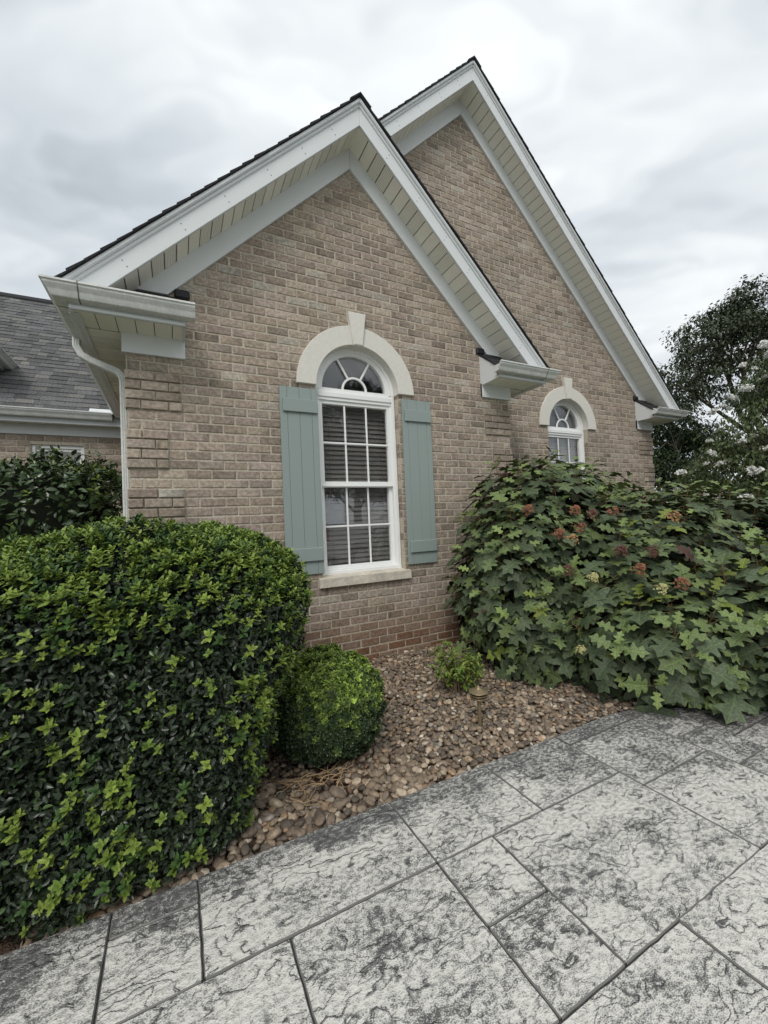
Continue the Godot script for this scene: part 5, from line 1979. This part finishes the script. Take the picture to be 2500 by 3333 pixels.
func tree(called: String, label: String, cat: String, at: Vector3, trunk_h: float, trunk_r: float, puffs: Array, per: int, leafs: Array, tint: Color, hollow: float, sd: int, grp := "") -> Node3D:
	# puffs: [centre from the base, radii]; each is reached by a limb and filled with leaf clusters
	rng.seed = sd
	var root := group_node(called, self, at)
	tag(root, label, cat, grp)
	var bark := mat("tree bark", lin(0.10, 0.085, 0.072), 0.95)
	var m := leaf_mat("tree leaf", 0.55, 0.22, 0.3)
	var wood := MB.new()
	var fork := Vector3(0, trunk_h, 0)
	wood.tube([Vector3(0, -0.3, 0), Vector3(0, trunk_h * 0.3, 0), fork * 0.75 + Vector3(rf(-0.1, 0.1), 0, rf(-0.1, 0.1)), fork], [trunk_r * 1.35, trunk_r, trunk_r * 0.85, trunk_r * 0.7], 9)
	put("trunk", wood.mesh(), bark, root)
	var limbs := MB.new()
	var crown := group_node("crown", root)
	var xs := []
	for l in leafs: xs.append([])
	var cs := []
	for l in leafs: cs.append(PackedColorArray())
	var gap := noise(sd, 0.55, 2)
	for q in puffs:
		var c: Vector3 = q[0]
		var r: Vector3 = q[1]
		var start := fork * rf(0.65, 1.0)
		var mid := start.lerp(c, 0.5) + Vector3(rf(-0.2, 0.2), -0.12 * (c - start).length() * 0.6, rf(-0.2, 0.2))
		var rr := trunk_r * rf(0.28, 0.42)
		limbs.tube([start, start.lerp(mid, 0.6), mid, mid.lerp(c, 0.6), c], [rr, rr * 0.85, rr * 0.7, rr * 0.5, rr * 0.25], 6)
		for j in 6:
			var e := c + rdir() * r * 0.85
			limbs.tube([mid.lerp(c, rf(0.3, 1.0)), c.lerp(e, 0.5) + rdir() * 0.1, e], [rr * 0.3, rr * 0.18, rr * 0.07], 5)
		for k in int(per * r.x * r.z):
			var d := rdir()
			var p := c + d * r * pow(rng.randf(), 0.33 * (1.0 - hollow) + 0.08)
			if gap.get_noise_3dv(p + at) > 0.16: continue
			if p.y + at.y < 0.1: continue
			var v := rng.randi() % leafs.size()
			var s := rf(0.7, 1.25)
			xs[v].append(Transform3D(Basis.from_euler(Vector3(rf(-0.4, 0.4), rf(0, TAU), rf(-0.4, 0.4))).scaled_local(Vector3.ONE * s), p))
			cs[v].append(tint * rf(0.65, 1.4))
	put("limb", limbs.mesh(), bark, root)
	for v in leafs.size(): many("foliage", leafs[v], m, xs[v], cs[v], crown)
	return root

func build_trees() -> void:
	var small := [cluster(16, 0.115, 0.30, 0.6, 1, OVAL), cluster(14, 0.10, 0.34, 0.5, 2, OVAL)]
	var dense := [cluster(18, 0.10, 0.26, 0.9, 3, OVAL)]
	# broad old tree at the right edge, its limbs reaching towards the house
	var oak := [[Vector3(-3.6, 4.3, -2.2), Vector3(1.7, 0.95, 1.5)], [Vector3(-2.6, 5.6, -1.6), Vector3(1.5, 0.8, 1.4)], [Vector3(-4.6, 5.2, -2.6), Vector3(1.2, 0.6, 1.2)], [Vector3(-0.9, 6.9, -0.6), Vector3(1.9, 0.9, 1.7)], [Vector3(0.4, 8.3, 0.2), Vector3(1.9, 0.9, 1.8)], [Vector3(1.6, 6.4, 1.0), Vector3(2.1, 1.2, 1.9)], [Vector3(-1.6, 5.0, 0.6), Vector3(1.5, 0.8, 1.5)], [Vector3(2.8, 8.0, 0.4), Vector3(2.0, 1.1, 1.9)], [Vector3(-0.4, 7.9, -1.5), Vector3(1.4, 0.6, 1.4)], [Vector3(-5.3, 4.3, -3.2), Vector3(1.1, 0.6, 1.1)], [Vector3(3.4, 5.6, 1.6), Vector3(1.8, 1.2, 1.8)], [Vector3(-1.9, 3.7, -2.0), Vector3(1.3, 0.7, 1.2)]]
	tree("shade_tree", "tall dark spreading shade tree at the right edge with sky showing between its limbs", "tree", Vector3(18.4, 0.1, -2.4), 3.4, 0.34, oak, 230, small, Color(0.068, 0.084, 0.050), 0.45, 8001)
	# dense evergreen beside the house corner
	var ev := [[Vector3(0, 1.1, 0), Vector3(1.3, 1.2, 1.2)], [Vector3(-0.3, 2.4, -0.2), Vector3(1.1, 1.1, 1.1)], [Vector3(0.7, 2.9, 0.1), Vector3(1.1, 1.0, 1.1)], [Vector3(0.1, 3.6, 0), Vector3(0.9, 0.8, 0.9)], [Vector3(1.6, 1.2, 0.6), Vector3(1.2, 1.2, 1.1)]]
	tree("evergreen_tree", "dense dark evergreen tree just beyond the right corner of the house", "tree", Vector3(13.6, -0.1, -3.2), 1.6, 0.14, ev, 330, dense, Color(0.026, 0.044, 0.018), 0.3, 8002)
	var ev2 := [[Vector3(0, 0.9, 0), Vector3(1.6, 1.0, 1.4)], [Vector3(1.4, 1.3, 0.4), Vector3(1.5, 1.3, 1.3)], [Vector3(-1.2, 1.2, -0.4), Vector3(1.2, 1.2, 1.2)]]
	tree("background_thicket", "dark tall shrub thicket behind the white flowering tree", "shrub", Vector3(17.6, -0.1, -2.7), 1.0, 0.10, ev2, 200, dense, Color(0.030, 0.048, 0.020), 0.3, 8003)
	crape_myrtle(small)
	# low planting at the far right, and mulch under it
	var lowp := [[Vector3(0, 0.55, 0), Vector3(0.75, 0.62, 0.7)], [Vector3(0.6, 0.7, 0.3), Vector3(0.6, 0.7, 0.6)]]
	tree("low_shrub", "round olive green shrub under the white flowering tree at the right edge", "shrub", Vector3(11.1, -0.05, 0.1), 0.4, 0.05, lowp, 700, [cluster(16, 0.055, 0.16, 0.9, 6, OVAL)], Color(0.060, 0.078, 0.030), 0.5, 8005)
	# across the drive, behind the photographer: what the window panes mirror
	var far := [[Vector3(0, 5.4, 0), Vector3(2.6, 1.5, 2.2)], [Vector3(-1.6, 4.4, 0.5), Vector3(1.8, 1.3, 1.8)], [Vector3(1.8, 4.6, 0.3), Vector3(1.9, 1.3, 1.8)], [Vector3(0.4, 6.8, 0), Vector3(1.6, 1.1, 1.6)], [Vector3(-0.3, 3.4, -0.8), Vector3(2.2, 1.1, 1.6)]]
	for q in [[Vector3(4.2, -0.1, 13.2), 8100, "tree mirrored in the window, left one across the drive behind the photographer"], [Vector3(7.4, -0.1, 12.9), 8101, "tree mirrored in the window, middle one across the drive behind the photographer"], [Vector3(11.2, -0.1, 13.4), 8102, "tree mirrored in the window, right one across the drive behind the photographer"]]:
		tree("yard_tree", q[2], "tree", q[0], 2.6, 0.22, far, 260, [dense[0]], Color(0.040, 0.058, 0.026), 0.4, q[1], "trees across the drive")

func crape_myrtle(_small: Array) -> void:
	var at := Vector3(9.5, -0.08, 0.5)
	var puffs := [[Vector3(-0.9, 2.0, -0.3), Vector3(0.65, 0.6, 0.65)], [Vector3(-0.35, 2.7, 0.0), Vector3(0.75, 0.65, 0.75)], [Vector3(0.4, 3.4, 0.2), Vector3(0.85, 0.7, 0.8)], [Vector3(0.5, 2.2, 0.5), Vector3(0.9, 0.9, 0.85)], [Vector3(-0.2, 1.6, 0.4), Vector3(0.8, 0.6, 0.75)], [Vector3(1.2, 2.9, 0.4), Vector3(0.9, 0.9, 0.8)], [Vector3(0.9, 4.1, 0.2), Vector3(0.7, 0.5, 0.7)], [Vector3(0.4, 1.2, 0.9), Vector3(0.7, 0.45, 0.6)]]
	var lf := [cluster(14, 0.062, 0.17, 0.7, 11, OVAL), cluster(12, 0.070, 0.20, 0.6, 12, OVAL)]
	var root := tree("crape_myrtle", "crape myrtle with white flower clusters at the right edge of the photo", "tree", at, 1.1, 0.07, puffs, 720, lf, Color(0.085, 0.110, 0.048), 0.6, 8004)
	# white panicles hang at the shoot ends
	rng.seed = 8044
	var st := SurfaceTool.new()
	st.begin(Mesh.PRIMITIVE_TRIANGLES)
	var pet := MB.new()
	for k in 5:
		var a := TAU * k / 5
		var u := Vector3(cos(a), 0.2, sin(a))
		var w := Vector3(-sin(a), 0, cos(a))
		pet.quad(Vector3.ZERO, u * 0.6 + w * 0.5, u + Vector3(0, rf(-0.3, 0.1), 0), u * 0.6 - w * 0.5)
	var pm := pet.mesh()
	for k in 64:
		var p := rdir() * pow(rng.randf(), 0.6) * Vector3(0.10, 0.045, 0.07)
		var f := frame_of(rdir() + Vector3.UP * 0.5, rdir())
		st.append_from(pm, 0, Transform3D(Basis(f.x, f.z, -f.y).scaled_local(Vector3.ONE * rf(0.014, 0.022)), p))
	var me := st.commit()
	var m := mat("white bloom", lin(0.78, 0.78, 0.74), 0.8)
	m.backlight_enabled = true
	m.backlight = Color(0.3, 0.3, 0.3)
	for k in 170:
		var q: Array = puffs[rng.randi() % puffs.size()]
		var d := (rdir() + Vector3(-0.55, 0.05, 0.45)).normalized()
		var c: Vector3 = q[0]
		var r: Vector3 = q[1]
		var o := put("flower_cluster", me, m, root)
		o.transform = Transform3D(Basis.from_euler(Vector3(rf(-0.5, 0.5), rf(0, TAU), rf(-0.5, 0.5))).scaled_local(Vector3.ONE * rf(0.55, 1.2)), c + d * r * 1.2)

# ---------------------------------------------------------------- the pickup that the lower panes mirror
func pickup() -> void:
	var root := tag(group_node("pickup_truck", self, Vector3(6.4, 0, 7.6)), "white pickup truck on the drive, seen mirrored in the lower window panes", "truck")
	var paint := mat("white car paint", lin(0.74, 0.75, 0.76), 0.3)
	paint.clearcoat_enabled = true
	var dark := mat("tyre", lin(0.02, 0.02, 0.02), 0.8)
	var side := PackedVector2Array([Vector2(-2.75, 0.55), Vector2(-2.75, 1.42), Vector2(-0.75, 1.42), Vector2(-0.70, 1.90), Vector2(0.60, 1.88), Vector2(1.25, 1.36), Vector2(2.55, 1.25), Vector2(2.75, 1.0), Vector2(2.75, 0.55), Vector2(2.25, 0.50)])
	for cx in [1.75, -1.65]:
		for k in 9:
			var a := PI * k / 8.0
			side.append(Vector2(cx + cos(a) * 0.47, 0.45 + sin(a) * 0.47))
	var mb := MB.new()
	mb.extrude(side, -0.95, 0.95, 0.03)
	put("body", mb.mesh(), paint, root)
	mb = MB.new()
	for z in [-0.953, 0.951]: mb.extrude(PackedVector2Array([Vector2(-0.60, 1.42), Vector2(1.05, 1.42), Vector2(0.55, 1.80), Vector2(-0.58, 1.82)]), z, z + 0.002)
	put("window", mb.mesh(), mat("car glass", lin(0.03, 0.035, 0.04), 0.05), root)
	for z in [-0.96, 0.82]:
		mb = MB.new()
		mb.box(Vector3(-2.765, 0.95, z), Vector3(-2.62, 1.35, z + 0.14), 0.01)
		put("tail_light", mb.mesh(), mat("red lens", lin(0.35, 0.02, 0.02), 0.2), root)
	for cx in [1.75, -1.65]:
		for z in [-0.90, 0.66]:
			mb = MB.new()
			mb.xf = Transform3D(Basis(Vector3.RIGHT, PI / 2), Vector3(cx, 0.39, z))
			mb.lathe(PackedVector2Array([Vector2(0.22, 0.0), Vector2(0.36, 0.0), Vector2(0.39, 0.04), Vector2(0.39, 0.20), Vector2(0.36, 0.24), Vector2(0.22, 0.24)]), 24)
			var w := put("wheel", mb.mesh(), dark, root)
			mb = MB.new()
			mb.xf = Transform3D(Basis(Vector3.RIGHT, PI / 2), Vector3(cx, 0.39, z))
			mb.lathe(PackedVector2Array([Vector2(0.0, 0.03), Vector2(0.23, 0.02), Vector2(0.23, 0.22), Vector2(0.0, 0.21)]), 20)
			put("rim", mb.mesh(), mat("wheel rim", lin(0.5, 0.5, 0.52), 0.3), w)

func _ready() -> void:
	set_sky()
	set_light_and_camera()
	build_ground()
	build_house()
	holly_hedge()
	boxwood()
	glossy_bush()
	hydrangea()
	small_shrub()
	path_light()
	dead_roots()
	build_trees()
	pickup()
